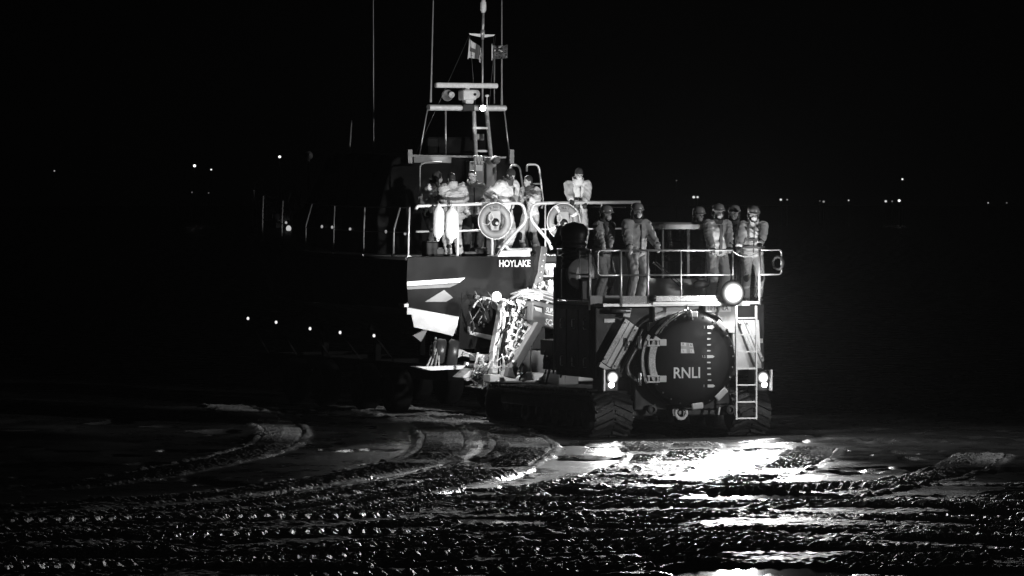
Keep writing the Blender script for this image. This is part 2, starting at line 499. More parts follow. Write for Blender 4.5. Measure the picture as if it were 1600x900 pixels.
gq = ground_at(1180, 888)
keepw = np.exp(-(((GX - gq.x) / 1.5) ** 2 + ((GY - gq.y) / 1.6) ** 2)) + np.exp(-(((GX - ground_at(1205, 774).x) / 1.5) ** 2 + ((GY - ground_at(1205, 774).y) / 1.0) ** 2))
matte = np.clip((74.0 - GY) / 4.0, 0, 1) * (0.55 + 0.6 * fbm(GX * .4, GY, 1.3, 91, 3)) * np.clip(1 - keepw * 1.4, 0, 1)
WET = np.clip(1.0 - np.maximum(amt * 1.5, matte), 0, 1)
FH = np.zeros((len(ys), len(xs)), np.float32); FW = np.ones_like(FH)
FH[iy0:iy0 + nyi, ix0:ix0 + nxi] = H; FW[iy0:iy0 + nyi, ix0:ix0 + nxi] = WET
AX, AY = np.meshgrid(xs, ys)
me = bpy.data.meshes.new('beach_sand')
nv = AX.size; ny, nx = AX.shape
co = np.empty((nv, 3), np.float32); co[:, 0] = AX.ravel(); co[:, 1] = AY.ravel(); co[:, 2] = FH.ravel()
idx = np.arange(nv).reshape(ny, nx)
q = np.stack([idx[:-1, :-1], idx[:-1, 1:], idx[1:, 1:], idx[1:, :-1]], -1).reshape(-1, 4).astype(np.int32)
me.vertices.add(nv); me.vertices.foreach_set('co', co.ravel())
me.loops.add(q.size); me.loops.foreach_set('vertex_index', q.ravel())
me.polygons.add(len(q)); me.polygons.foreach_set('loop_start', np.arange(0, q.size, 4, dtype=np.int32))
me.polygons.foreach_set('loop_total', np.full(len(q), 4, np.int32))
me.polygons.foreach_set('use_smooth', np.zeros(len(q), bool))
at = me.attributes.new('wet', 'FLOAT', 'POINT'); at.data.foreach_set('value', FW.ravel())
me.update(calc_edges=True)

sm = bpy.data.materials.new('wet_beach_sand'); sm.use_nodes = True
nt = sm.node_tree; b = nt.nodes['Principled BSDF']
def N(t, **k):
    n = nt.nodes.new(t)
    for a, v in k.items(): n.inputs[a].default_value = v
    return n
wa = nt.nodes.new('ShaderNodeAttribute'); wa.attribute_name = 'wet'
tc = nt.nodes.new('ShaderNodeTexCoord')
n1 = N('ShaderNodeTexNoise', Scale=0.8, Detail=5.0); nt.links.new(tc.outputs['Object'], n1.inputs['Vector'])
cr = N('ShaderNodeMapRange'); cr.inputs['From Min'].default_value = 0.3; cr.inputs['From Max'].default_value = 0.7
cr.inputs['To Min'].default_value = 0.09; cr.inputs['To Max'].default_value = 0.20
nt.links.new(n1.outputs['Fac'], cr.inputs['Value'])
dm = N('ShaderNodeMapRange'); dm.inputs['To Min'].default_value = 2.0; dm.inputs['To Max'].default_value = 0.35; nt.links.new(wa.outputs['Fac'], dm.inputs['Value'])
ml = nt.nodes.new('ShaderNodeMath'); ml.operation = 'MULTIPLY'; nt.links.new(cr.outputs['Result'], ml.inputs[0]); nt.links.new(dm.outputs['Result'], ml.inputs[1])
nt.links.new(ml.outputs[0], b.inputs['Base Color'])
rr = N('ShaderNodeMapRange'); rr.inputs['To Min'].default_value = 0.58
rr.inputs['To Max'].default_value = 0.30
nt.links.new(wa.outputs['Fac'], rr.inputs['Value'])
n3 = N('ShaderNodeTexNoise', Scale=1.7, Detail=5.0); mp3 = nt.nodes.new('ShaderNodeMapping'); mp3.inputs['Scale'].default_value = (1, .6, 1)
nt.links.new(tc.outputs['Object'], mp3.inputs['Vector']); nt.links.new(mp3.outputs['Vector'], n3.inputs['Vector'])
r3 = N('ShaderNodeMapRange'); r3.inputs['From Min'].default_value = .35; r3.inputs['From Max'].default_value = .65; r3.inputs['To Min'].default_value = -.09; r3.inputs['To Max'].default_value = .10
nt.links.new(n3.outputs['Fac'], r3.inputs['Value'])
ad = nt.nodes.new('ShaderNodeMath'); ad.operation = 'ADD'; nt.links.new(rr.outputs['Result'], ad.inputs[0]); nt.links.new(r3.outputs['Result'], ad.inputs[1])
nt.links.new(ad.outputs[0], b.inputs['Roughness'])
b.inputs['IOR'].default_value = 1.38
sl = N('ShaderNodeMapRange'); sl.inputs['To Min'].default_value = 0.28; sl.inputs['To Max'].default_value = 0.5; nt.links.new(wa.outputs['Fac'], sl.inputs['Value']); nt.links.new(sl.outputs['Result'], b.inputs['Specular IOR Level'])
n2 = N('ShaderNodeTexNoise', Scale=38.0, Detail=4.0); nt.links.new(tc.outputs['Object'], n2.inputs['Vector'])
bp = N('ShaderNodeBump', Strength=0.6, Distance=0.014)
nt.links.new(n2.outputs['Fac'], bp.inputs['Height']); nt.links.new(bp.outputs['Normal'], b.inputs['Normal'])
me.materials.append(sm)
sand = bpy.data.objects.new('beach_sand', me); COL.objects.link(sand)
tag(sand, None, None, kind='structure')

wm = bpy.data.materials.new('standing_water'); wm.use_nodes = True
nt = wm.node_tree; b = nt.nodes['Principled BSDF']
b.inputs['Base Color'].default_value = (0.008, 0.008, 0.008, 1); b.inputs['Roughness'].default_value = 0.07; b.inputs['IOR'].default_value = 1.33
n2 = N('ShaderNodeTexNoise', Scale=9.0, Detail=2.0)
tc = nt.nodes.new('ShaderNodeTexCoord'); nt.links.new(tc.outputs['Object'], n2.inputs['Vector'])
bp = N('ShaderNodeBump', Strength=0.06, Distance=0.006)
nt.links.new(n2.outputs['Fac'], bp.inputs['Height']); nt.links.new(bp.outputs['Normal'], b.inputs['Normal'])
mb = MB(); mb.add([(-14, 52, WATER_Z), (16, 52, WATER_Z), (16, 106, WATER_Z), (-14, 106, WATER_Z)], [(0, 1, 2, 3)])
water = mb.build('puddle_water', wm); tag(water, None, None, kind='structure')

# ------------------------------------------------------------------ world: a black night sky
w = bpy.data.worlds.new('World'); SC.world = w; w.use_nodes = True
w.node_tree.nodes['Background'].inputs['Color'].default_value = (1, 1, 1, 1)
w.node_tree.nodes['Background'].inputs['Strength'].default_value = 0.0002
SC.view_settings.view_transform = 'Standard'; SC.view_settings.look = 'None'
SC.view_settings.exposure = 0; SC.view_settings.gamma = 1
SC.cycles.use_denoising = True
SC.cycles.use_light_tree = False
SC.cycles.max_bounces = 6; SC.cycles.diffuse_bounces = 3; SC.cycles.glossy_bounces = 3; SC.cycles.transmission_bounces = 4
SC.cycles.sample_clamp_indirect = 6.0
SC.cycles.caustics_reflective = False; SC.cycles.caustics_refractive = False
# an added spot, never in view, off to the right, standing in for promenade light
az, el = D2R(49), D2R(4.5)
L = Vector((math.sin(az) * math.cos(el), -math.cos(az) * math.cos(el), math.sin(el)))
so_t = Vector((2.6, 93.0, 3.6)); so_p = so_t + L * 100
spot('front_fill', so_p, so_t, 150000, 10.0, .4, .9)
# ------------------------------------------------------------------ launch tractor
T = empty('launch_tractor', TF)
tag(T, 'dark tracked beach launch tractor with railed platform, round front drum and lit headlights', 'tractor')
def t(px, py, y=0.0): return TF.y(px, py, y)
EX, EY, EZ = Vector((1, 0, 0)), Vector((0, 1, 0)), Vector((0, 0, 1))

# --- the two crawler tracks
def track_path(n_arc=14):
    L0, L1, h, r = 0.0, 6.3, 0.88, 0.44
    pts = []
    for k in range(n_arc + 1):
        a = math.pi * k / n_arc
        pts.append((L0 + 0.44 - math.sin(a) * r, 0.44 - math.cos(a) * r))
    for k in range(1, 30): pts.append((L0 + .44 + (L1 - .88) * k / 30, h - 0.07 * math.sin(math.pi * k / 60)))
    for k in range(n_arc + 1):
        a = math.pi * k / n_arc
        rr_ = .405; pts.append((L1 - 0.44 + math.sin(a) * rr_, rr_ + math.cos(a) * rr_))
    for k in range(1, 30): pts.append((L1 - .44 - (L1 - .88) * k / 30, 0.0))
    return pts
def resample(P, step):
    P = [Vector((p[0], p[1])) for p in P]; P.append(P[0])
    d = [0]
    for i in range(1, len(P)): d.append(d[-1] + (P[i] - P[i - 1]).length)
    n = int(d[-1] / step); out = []; j = 0
    for k in range(n):
        s = d[-1] * k / n
        while d[j + 1] < s: j += 1
        f = (s - d[j]) / max(1e-6, d[j + 1] - d[j])
        p = P[j].lerp(P[j + 1], f); tg = (P[j + 1] - P[j]).normalized()
        out.append((p, tg))
    return out
def make_track(cx):
    w = 0.385
    mb = MB()
    P = resample(track_path(), 0.08)
    rs = []
    for (p, tg) in P:
        nrm = Vector((tg.y, -tg.x)) * -1 if False else Vector((-tg.y, tg.x))
        # outward normal points away from the loop centre
        if nrm.dot(p - Vector((min(max(p.x, .5), 5.8), .42))) < 0: nrm = -nrm
        a = p - nrm * 0.045; b = p - nrm * 0.10
        rs.append([Vector((cx - w, a.x, a.y)), Vector((cx + w, a.x, a.y)), Vector((cx + w, b.x, b.y)), Vector((cx - w, b.x, b.y))])
    mb.rings(rs, loop=True, smooth=False)
    for k, (p, tg) in enumerate(resample(track_path(), 0.165)):
        nrm = Vector((-tg.y, tg.x))
        if nrm.dot(p - Vector((min(max(p.x, .5), 5.8), .42))) < 0: nrm = -nrm
        tv = Vector((0, tg.x, tg.y)); nv = Vector((0, nrm.x, nrm.y))
        jit = random.uniform(-.008, .008)
        for s in (-1, 1):
            q = Vector((cx, p.x, p.y)) - nv * (0.03 + jit)
            off = (0.04 if s > 0 else -0.04)
            i0 = q + tv * (0.085) + EX * s * 0.01
            i1 = q - tv * (0.085) + EX * s * (w - 0.01)
            mb.bar(i0, i1, 0.055, 0.06, up=nv)
    tr = mb.build('crawler_track', TREADM, T)
    # wheels and side frame
    for y0, r in [(0.45, 0.33), (1.5, 0.24), (2.3, 0.24), (3.15, 0.24), (4.0, 0.24), (4.8, 0.24), (5.83, 0.30)]:
        m = MB(); z = 0.43 if r > .25 else 0.34
        m.lathe([(r, -0.30), (r, -0.02), (r * .55, 0.02), (r * .5, 0.08), (0.02, 0.10)], (cx, y0, z), (-1 if cx < 0 else 1, 0, 0), 24)
        m.lathe([(r, -0.05), (r, 0.25), (0.02, 0.25)], (cx, y0, z), (1 if cx < 0 else -1, 0, 0), 24)
        m.build('road_wheel', DKSTEEL, tr)
    m = MB(); m.b2((cx - .28, 0.7, 0.45), (cx + .28, 5.6, 0.68)); m.build('track_frame', TRACTORP, tr, bevel=.03)
    return tr
make_track(-1.415); make_track(1.415)

# --- hull: lower tub between the tracks, tall front house, low rear deck
mb = MB()
mb.b2((-0.98, 0.25, 0.38), (0.98, 6.0, 0.74)); mb.b2((-0.98, 0.25, 0.745), (0.98, 2.35, 1.115))
mb.prism([(-1.74, 0.22, 1.12), (1.74, 0.22, 1.12), (1.74, 2.35, 1.12), (-1.74, 2.35, 1.12)], (0, 0, 1.38))
mb.b2((-0.97, 2.36, .742), (0.97, 5.6, .80))
mb.b2((-0.98, 0.12, 0.50), (0.98, 0.24, 1.35))
body = mb.build('hull', TRACTORP, T, bevel=.03)
# side service doors with grab handles on the near flank
for y0 in (0.45, 1.08, 1.71):
    mb = MB(); mb.b2((-1.765, y0, 1.25), (-1.742, y0 + .58, 2.4)); d = mb.build('service_door', TRACTORP, body, bevel=.008)
for y0 in (0.62, 1.24, 1.86):
    for z0 in (2.22, 1.50):
        mb = MB(); mb.tube(arc_pts([(-1.764, y0, z0), (-1.82, y0, z0), (-1.82, y0, z0 - .18), (-1.764, y0, z0 - .18)], .03), .011, 6)
        mb.build('grab_handle', STEEL, body)
# rear corner edge trim: bright strip
mb = MB(); mb.b2((-1.775, 2.352, 1.2), (-1.70, 2.375, 3.2)); mb.build('corner_strip', GALV, body)

# hydraulics by the near track, under the flank
mb = MB()
p = TF.x(862, 565, -1.72); q = TF.x(862, 598, -1.72)
for k in range(9):
    a = Vector((-1.6 + random.uniform(-.08, .15), 2.45 + random.uniform(0, .9), 1.18 + random.uniform(0, .35)))
    b_ = a + Vector((random.uniform(-.15, .1), random.uniform(-.4, .4), random.uniform(-.1, .2)))
    c_ = b_ + Vector((0, random.uniform(.05, .2), -random.uniform(.2, .4)))
    mb.tube(arc_pts([a, b_, c_], .12, 5), random.choice((.02, .03, .014)), 8)
for k in range(4):
    y0 = 2.5 + .22 * k
    mb.cyl((-1.62, y0, 1.2), (-1.62, y0, 1.36 + .05 * (k % 2)), .07)
mb.box((-1.5, 2.8, 1.5), (.2, .5, .22))
mb.build('hydraulic_pipes', DKSTEEL, T)
mb = MB(); mb.b2((-1.72, 2.55, 1.48), (-1.2, 3.25, 1.78)); mb.build('battery_box', DKGREY, T, bevel=.015)

# --- front: grey panels behind the drum
def plate(name, pts, y, thick, m, parent, bevel=.006, label=None):
    P = [t(px, py, y) for px, py in pts]
    mb = MB(); mb.prism(P, (0, thick, 0)); return mb.build(name, m, parent, bevel=bevel, label=label)
plate('front_panel', [(1023, 475), (1092, 475), (1092, 482), (1060, 488), (1040, 502), (1031, 522), (1014, 524), (1014, 505), (1023, 503)], 0.10, 0.10, GREYP, T)
plate('front_panel', [(1101, 475), (1150, 475), (1150, 520), (1140, 520), (1125, 497), (1101, 486)], 0.10, 0.10, GREYP, T)
plate('front_panel', [(1143, 500), (1186, 500), (1190, 575), (1152, 578), (1146, 540)], 0.12, 0.08, GREYP, T)
# number plate
np_o = t(1102.5, 486.5, 0.09)
mb = MB(); a, b_ = t(1102, 487.5, 0.085), t(1142, 475.5, 0.085)
mb.b2((a.x, 0.075, a.z), (b_.x, 0.098, b_.z)); npl = mb.build('number_plate', WHITE, T, bevel=.004)
a, b_ = t(1106, 485, 0.07), t(1138, 477, 0.07)
text('lettering', 'HF14 HLA', (a.x, 0.073, a.z), EX, EZ, b_.z - a.z, DARKTXT, npl, width=b_.x - a.x)
# left service label
a, b_ = t(944.5, 504, 0.2), t(961, 498, 0.2)
mb = MB(); mb.b2((a.x, 0.205, a.z), (b_.x, 0.222, b_.z)); mb.build('label_plate', WHITE_ROUGH, T)
a, b_ = t(1183, 536, 0.2), t(1192, 529, 0.2)
mb = MB(); mb.b2((a.x, 0.205, a.z), (b_.x, 0.222, b_.z)); mb.build('label_plate', WHITE_ROUGH, T)

# --- drum: big round watertight front cover
dc = t(1081, 563, -0.30); DR = 0.90
mb = MB()
mb.lathe([(DR - .02, -0.55), (DR, -0.50), (DR, -0.04), (DR - .03, 0.0), (DR * .8, 0.035), (DR * .5, 0.062), (DR * .2, 0.075), (0.01, 0.078)], dc, (0, -1, 0), 72)
drum = mb.build('drum_cover', DRUMP, T)
def dz(x, z):
    r = math.hypot(x - dc.x, z - dc.z) / DR
    prof = [(0, .078), (.2, .075), (.5, .062), (.8, .035), (.967, 0), (1, -.04)]
    for i in range(len(prof) - 1):
        if r <= prof[i + 1][0]:
            f = (r - prof[i][0]) / (prof[i + 1][0] - prof[i][0]); return dc.y - (prof[i][1] * (1 - f) + prof[i + 1][1] * f)
    return dc.y
# lettering
a, b_ = t(1052, 591, -0.36), t(1093, 573.5, -0.36)
text('lettering', 'RNLI', (a.x, -0.382, a.z), EX, EZ, b_.z - a.z, TAPE, drum, width=b_.x - a.x, weight=.012)
# flag emblem with its four letters
mb = MB()
def quadp(pts, y): return [t(px, py, y) for px, py in pts]
yE = -0.384
corners = [[(1064, 535), (1071.5, 535.5), (1072.2, 541), (1064, 540.5)], [(1076, 536.5), (1082, 537), (1083, 542.5), (1077, 542)],
           [(1064, 545), (1072.5, 545.3), (1073, 551.6), (1064.2, 551.5)], [(1077.5, 545.6), (1083.6, 545.8), (1085, 551.8), (1078.2, 551.6)]]
for qd in corners: mb.prism(quadp(qd, yE), (0, 0.01, 0))
em = mb.build('flag_emblem', TAPE, drum)
mb = MB(); mb.prism(quadp([(1063.8, 534.8), (1082.2, 536.4), (1085.2, 552), (1063.8, 552)], yE + .006), (0, 0.008, 0)); mb.build('emblem_field', GREYP, drum)
for ch, qd in zip('RNLI', corners):
    cxp = sum(p[0] for p in qd) / 4; cyp = sum(p[1] for p in qd) / 4
    o = t(cxp - 1.4, cyp + 1.6, yE); text('emblem_letter', ch, (o.x, yE - .002, o.z), EX, EZ, .042, DARKTXT, drum, depth=.002)
# wading depth scale
for k in range(11):
    py = 511.3 + (603 - 511.3) * k / 10; px0 = 1105.5 + (-1.5 if 2 <= k <= 8 else 0) * math.sin(math.pi * k / 10)
    big = k in (0, 5, 10); Lp = 12 if big else 6.2; hh = 2.3 if big else 1.1
    poly = [(px0, py - hh), (px0 + Lp * .75, py - hh), (px0 + Lp, py), (px0 + Lp * .75, py + hh), (px0, py + hh)]
    P = []
    for (x_, y_) in poly:
        v = t(x_, y_, -0.35); P.append(Vector((v.x, dz(v.x, v.z) - .004, v.z)))
    mb = MB(); mb.prism(P, (0, -.004, 0)); mb.build('depth_mark', TAPE, drum)
    if big:
        s_ = {0: '2', 5: '1.5', 10: '1'}[k]
        o = t(px0 - (7.5 if k == 5 else 6), py + 1.8, -0.35)
        text('depth_number', s_, (o.x, dz(o.x, o.z) - .004, o.z), EX, EZ, .045, TAPE, drum)
# hinge side: two arc strips of grip plate and two hinge brackets
for (r0, r1, yy, a0, a1) in [(DR - .14, DR - .01, -0.012, 148, 208), (DR + .03, DR + .09, .10, 150, 206)]:
    mb = MB(); n = 18; ring = []
    seg = []
    for k in range(n + 1):
        a = D2R(a0 + (a1 - a0) * k / n)
        e = Vector((math.cos(a), 0, math.sin(a)))
        y_ = dc.y - .03 + yy
        p0, p1 = dc + e * r0, dc + e * r1
        seg.append([Vector((p0.x, y_, p0.z)), Vector((p1.x, y_, p1.z)), Vector((p1.x, y_ + .05, p1.z)), Vector((p0.x, y_ + .05, p0.z))])
    mb.rings(seg, smooth=False); mb.build('hinge_strip', CHECKER, drum)
for py in (535.5, 592.5):
    c = t(1022, py, -0.42)
    mb = MB(); hx = .10; hz = .055
    for s in (-1, 1): mb.box((c.x, -0.36, c.z + s * hz), (.26, .06, .03))
    for s in (-1, 1): mb.box((c.x + s * hx * (.9), -0.36, c.z), (.03, .06, .11))
    mb.box((c.x + .20, -.36, c.z), (.14, .04, .12))
    mb.build('hinge_bracket', GREYP, drum, bevel=.006)
    mb = MB(); mb.cyl((c.x - .24, -.30, c.z - .12), (c.x - .24, -.30, c.z + .12), .035); mb.build('hinge_pin', STEEL, drum)
# clamp pads round the rim
for ang, L_ in [(90, .2), (48, .25), (-48, .28), (-84, .24)]:
    a = D2R(ang); e = Vector((math.cos(a), 0, math.sin(a))); tg = Vector((-math.sin(a), 0, math.cos(a)))
    c = dc + e * (DR - .03) + Vector((0, -.055, 0))
    mb = MB(); mb.bar(c - tg * L_ / 2, c + tg * L_ / 2, .12, .05, up=(0, -1, 0)); mb.build('clamp_pad', GREYP, drum, bevel=.03)
for k in range(26):
    a = D2R(k * 360 / 26 + 4); e = Vector((math.cos(a), 0, math.sin(a))); p = dc + e * (DR - .055) + Vector((0, -.005, 0))
    mb = MB(); mb.lathe([(.02, -.02), (.02, .012), (.004, .016)], p, (0, -1, 0), 8); mb.build('rim_bolt', DKSTEEL, drum)
# hoses over the rim
mb = MB()
pts = [t(1024, 524, -.25), t(1032, 512, -.36), t(1050, 495, -.42), t(1066, 486, -.42), t(1073, 484, -.36)]
def smooth_pts(P, k=6):
    P = [Vector(p) for p in P]; Q = [2 * P[0] - P[1]] + P + [2 * P[-1] - P[-2]]; out = []
    for i in range(1, len(Q) - 2):
        for j in range(k):
            u = j / k; p0, p1, p2, p3 = Q[i - 1], Q[i], Q[i + 1], Q[i + 2]
            out.append(0.5 * (2 * p1 + (p2 - p0) * u + (2 * p0 - 5 * p1 + 4 * p2 - p3) * u * u + (3 * p1 - p0 - 3 * p2 + p3) * u ** 3))
    out.append(P[-1]); return out
mb.tube(smooth_pts(pts), .022, 8)
mb.tube(smooth_pts([t(1028, 526, -.25), t(1040, 508, -.38), t(1058, 494, -.44), t(1072, 486, -.40)]), .014, 8)
mb.build('hose', STEEL, T)
mb = MB(); mb.tube(smooth_pts([t(1073, 484, -.38), t(1079, 486, -.42), t(1082, 501, -.40)]), .018, 8)
mb.cyl(t(1073, 477, -.36), t(1073, 490, -.36), .03); mb.build('rim_latch', STEEL, T)

# tow eyes, shackles under the drum
c = t(1064, 645, -0.2)
mb = MB(); mb.torus(c, .11, .035, (0, 1, 0), 24, 8, D2R(150), D2R(390)); mb.build('tow_shackle', WHITE_ROUGH, T)
mb = MB(); mb.cyl((c.x, -0.15, c.z), (c.x, .2, c.z), .05); mb.box((c.x, 0.05, c.z), (.3, .3, .16)); mb.build('tow_bracket', DKSTEEL, T, bevel=.02)
for px in (1018, 1140):
    c = t(px, 640, 0.05); mb = MB(); mb.lathe([(.09, 0), (.09, .06), (.05, .065), (.05, .02), (.02, .02)], c, (0, -1, 0), 24, smooth=False); mb.build('tie_down_boss', TRACTORP, T)
c = t(987, 645, 0.3); mb = MB(); mb.lathe([(.10, 0), (.10, .03), (.02, .05)], (c.x, c.y, c.z), (.6, -1, 0), 20); mb.build('reflector', TAPE, T)
c = t(1124, 636, -0.1); mb = MB(); mb.bar(c, t(1122, 648, -.1), .06, .03); mb.build('tow_bracket', WHITE_ROUGH, T)

# --- slanted boarding flaps either side
def flap(pts4, y0, name='folding_step'):
    """a stowed slanted panel: outer channel with three strips"""
    A, B, Cc, D = [t(*p, y0) for p in pts4]      # top-left, top-right, bottom-right, bottom-left
    mb = MB(); mb.prism([A, B, Cc, D], (0, .10, 0)); o = mb.build(name, DKGREY, T, bevel=.01)
    def strip(f0, f1, m, yo):
        P = [A.lerp(B, f0), A.lerp(B, f1), D.lerp(Cc, f1), D.lerp(Cc, f0)]
        mb = MB(); mb.prism([p + Vector((0, -yo, 0)) for p in P], (0, yo - .002, 0)); mb.build('step_tread', m, o, bevel=.004)
    strip(.02, .30, CHECKER, .03); strip(.36, .60, GREYP, .012); strip(.68, .90, CHECKER, .03)
    for f in (.1, .8):
        for u in (.08, .92):
            p = A.lerp(B, f).lerp(D.lerp(Cc, f), u); mb = MB(); mb.cyl(p + Vector((0, -.028, 0)), p + Vector((0, -.05, 0)), .018); mb.build('bolt', DKSTEEL, o)
    return o
flap([(976, 497), (999, 514), (962, 580), (939, 565)], 0.02)
flap([(1152, 501), (1166, 500), (1195, 562), (1180, 574)], 0.02)
mb = MB(); mb.prism([t(939, 566, .02), t(962, 581, .02), t(955, 580, .02), t(936, 573, .02)], (0, .12, 0)); mb.build('flap_foot', GREYP, T)
mb = MB(); mb.tube(smooth_pts([t(1004, 514, -.05), t(992, 540, -.05), t(979, 562, -.05), t(970, 582, -.05)]), .022, 8)
mb.tube(smooth_pts([t(994, 544, -.1), t(982, 566, -.12), t(980, 575, -.12), t(984, 586, -.12), t(998, 598, -.1)]), .04, 10)
mb.build('cooling_pipe', DKSTEEL, T)
mb = MB(); mb.cyl(t(955, 485, 0), t(984, 486, 0), .045); mb.build('cross_tube', DKSTEEL, T)
mb = MB(); mb.prism([t(976, 482, .05), t(987, 482, .05), t(984, 496, .05), t(974, 494, .05)], (0, .06, 0)); mb.build('bracket', GREYP, T)

# --- headlights
LENS2 = emit('lower_lamp_glow', 30.0)
def headlight(px, sgn):
    c = t(px, 594, -0.16)
    mb = MB(); mb.b2((c.x - .17, -.10, c.z - .22), (c.x + .15, .20, c.z + .20)); h = mb.build('headlight', TRACTORP, T, bevel=.02)
    mb = MB(); mb.b2((c.x - sgn * .17 - .015, -.19, c.z - .20), (c.x - sgn * .17 + .015, -.09, c.z + .20)); mb.build('lamp_guard', GALV, h)
    o = t(px, 590, -.12)
    lc = Vector((o.x, -.155, o.z)); mb = MB(); mb.lathe([(.135, 0), (.12, .02), (.07, .045), (.005, .055)], (o.x, -.105, o.z), (0, -1, 0), 32); mb.build('main_lens', bloom_lens('headlamp_glow_near' if sgn > 0 else 'headlamp_glow_far', 16, lc, .142, 3.0), h)
    q = t(px - 2, 601.5, -.12) if sgn > 0 else t(px + 2, 601, -.12)
    mb = MB(); mb.lathe([(.05, 0), (.05, .02), (.03, .035), (.005, .04)], (q.x, -.125, q.z), (0, -1, 0), 20); mb.build('lower_lens', LENS2, h)
    spot('headlight_beam', (o.x, -.24, o.z), (o.x + .4 * sgn * 0, -12, 0.0), 480, 110, .8, .06, T)
headlight(957, 1); headlight(1192, -1)

# --- platform with kick plates, floor and rails
FZ = t(1070, 471, -0.15).z
mb = MB()
mb.b2((-1.72, -0.15, FZ - .09), (1.28 + .0, 2.40, FZ - .03))
mb.b2((1.28, 0.35, FZ - .09), (1.72, 2.40, FZ - .03))
plat = mb.build('platform', GALV, T, bevel=.006)
YR = -0.15
def rx(px, y=YR): return t(px, 430, y).x
a, b_ = t(972, 462.5, YR), t(1010, 474, YR)
mb = MB(); mb.b2((a.x, YR - .02, b_.z), (b_.x, YR - .005, a.z)); mb.build('kick_plate', CHECKER, plat)
a, b_ = t(1024, 462.5, YR), t(1146, 470, YR)
mb = MB(); mb.b2((a.x, YR - .02, b_.z), (b_.x, YR - .005, a.z)); mb.build('kick_plate', CHECKER, plat)
a, b_ = t(921, 462, .25), t(970, 478, .25)
mb = MB(); mb.b2((a.x, .2, b_.z), (b_.x, .22, a.z)); mb.build('kick_plate', DKGREY, plat)
a, b_ = t(1019, 471.5, YR), t(1186, 475, YR)
mb = MB(); mb.b2((a.x, YR - .035, b_.z), (b_.x, YR - .002, a.z - .004)); mb.build('edge_beam', GALV, plat, bevel=.004)
a, b_ = t(971, 475, YR), t(1013, 479, YR)
mb = MB(); mb.b2((a.x, YR - .035, b_.z), (b_.x, YR - .002, a.z)); mb.build('edge_beam', GALV, plat, bevel=.004)

zt, zm, zb = t(1070, 391, YR).z, t(1070, 429.5, YR).z, FZ - .06
R_ = .020
rail = MB()
yb = 2.35
for px in (970, 1012, 1145, 1187):
    x_ = rx(px); rail.tube([(x_, YR, zb - .02), (x_, YR, zt)], .024 if px in (970, 1187, 1012) else .018, 8)
rail.tube([(rx(1064), YR, FZ), (rx(1064), YR, zt)], .016, 8)
rail.tube([(rx(970), YR, zt), (rx(1145), YR, zt)], R_, 8)
rail.tube([(rx(970), YR, zm), (rx(1145), YR, zm)], .016, 8)
# loops at both outer ends
for pa, pb in ((970, 934), (1187, 1221)):
    x0_, x1_ = rx(pa), rx(pb)
    rail.tube(arc_pts([(x0_, YR, zt), (x1_, YR, zt), (x1_, YR, zm), (x0_, YR, zm)], .07), .017, 8)
# sides and back
for s in (-1, 1):
    x_ = -1.70 if s < 0 else 1.55
    for y_ in (.55, 1.15, 1.75, yb):
        rail.tube([(x_, y_, FZ - .05), (x_, y_, zt)], .018, 8)
    rail.tube([(x_, .55, zt), (x_, yb, zt)], .018, 8)
    rail.tube([(x_, .55, zm), (x_, yb, zm)], .015, 8)
rail.tube([(-1.70, yb, zt), (-.95, yb, zt)], .018, 8); rail.tube([(.6, yb, zt), (1.55, yb, zt)], .018, 8)
x_ = t(921, 430, .3).x
rail.tube([(x_, .3, zb - .1), (x_, .3, zt - .03)], .020, 8)
rail.build('guard_rail', GALV, T)
# ring on the end loop and the safety chain
c = t(1216, 411, -.1); mb = MB(); mb.torus(c, .12, .03, (1, .5, 0), 24, 8); mb.build('coiled_rope', BLACK, T)
mb = MB(); mb.tube(smooth_pts([(rx(1145), YR, zt - .02), (rx(1155), YR, zt - .10), (rx(1166), YR, zt - .125), (rx(1178), YR, zt - .10), (rx(1187), YR, zt - .03)]), .010, 6); mb.build('safety_chain', GALV, T)

# --- boarding ladder
xl0, xl1 = t(1150.5, 570, -.32).x, t(1181.5, 570, -.32).x
ztop, zbot = t(1150, 478, -.32).z, t(1150, 656, -.32).z
mb = MB()
for x_ in (xl0, xl1): mb.bar((x_, -.32, zbot), (x_, -.32, ztop), .035, .05, up=(0, 1, 0))
lad = mb.build('ladder', GALV, T, bevel=.005)
for py in (497, 523, 549.5, 576, 601.5, 628, 653.5):
    mb = MB(); z_ = t(1160, py, -.32).z; mb.bar((xl0 + .018, -.32, z_), (xl1 - .018, -.32, z_), .05, .026); mb.build('rung', GALV, lad)

# --- floodlight on the platform edge
fc = t(1145, 458, -.27)
mb = MB(); mb.lathe([(.10, .20), (.19, .15), (.235, .06), (.235, 0.014), (.20, 0.013)], fc, (0, 1, 0), 28)
mb.bar(fc + Vector((0, .1, -.1)), fc + Vector((0, .1, -.22)), .05, .05); fl = mb.build('floodlight', BLACKP, T)
mb = MB(); mb.lathe([(.25, 0), (.22, .03), (.15, .06), (.07, .078), (.005, .08)], fc + Vector((0, .012, 0)), (0, -1, 0), 40); mb.build('lens', bloom_lens('floodlight_glow', 28.0, fc + Vector((0, -.06, 0)), .255, 3.0), fl)
spot('floodlight_beam', fc + Vector((0, -.10, 0)), (fc.x - .4, -16, 0), 230, 174, 1.0, .14, T)
spot('floodlight_core_beam', fc + Vector((0, -.105, 0)), TF.I @ Vector((0.6, 62, 0)), 17000, 47, 1.0, .14, T)
point('floodlight_spill', fc + Vector((0, -.16, -.03)), 240, .12, T)

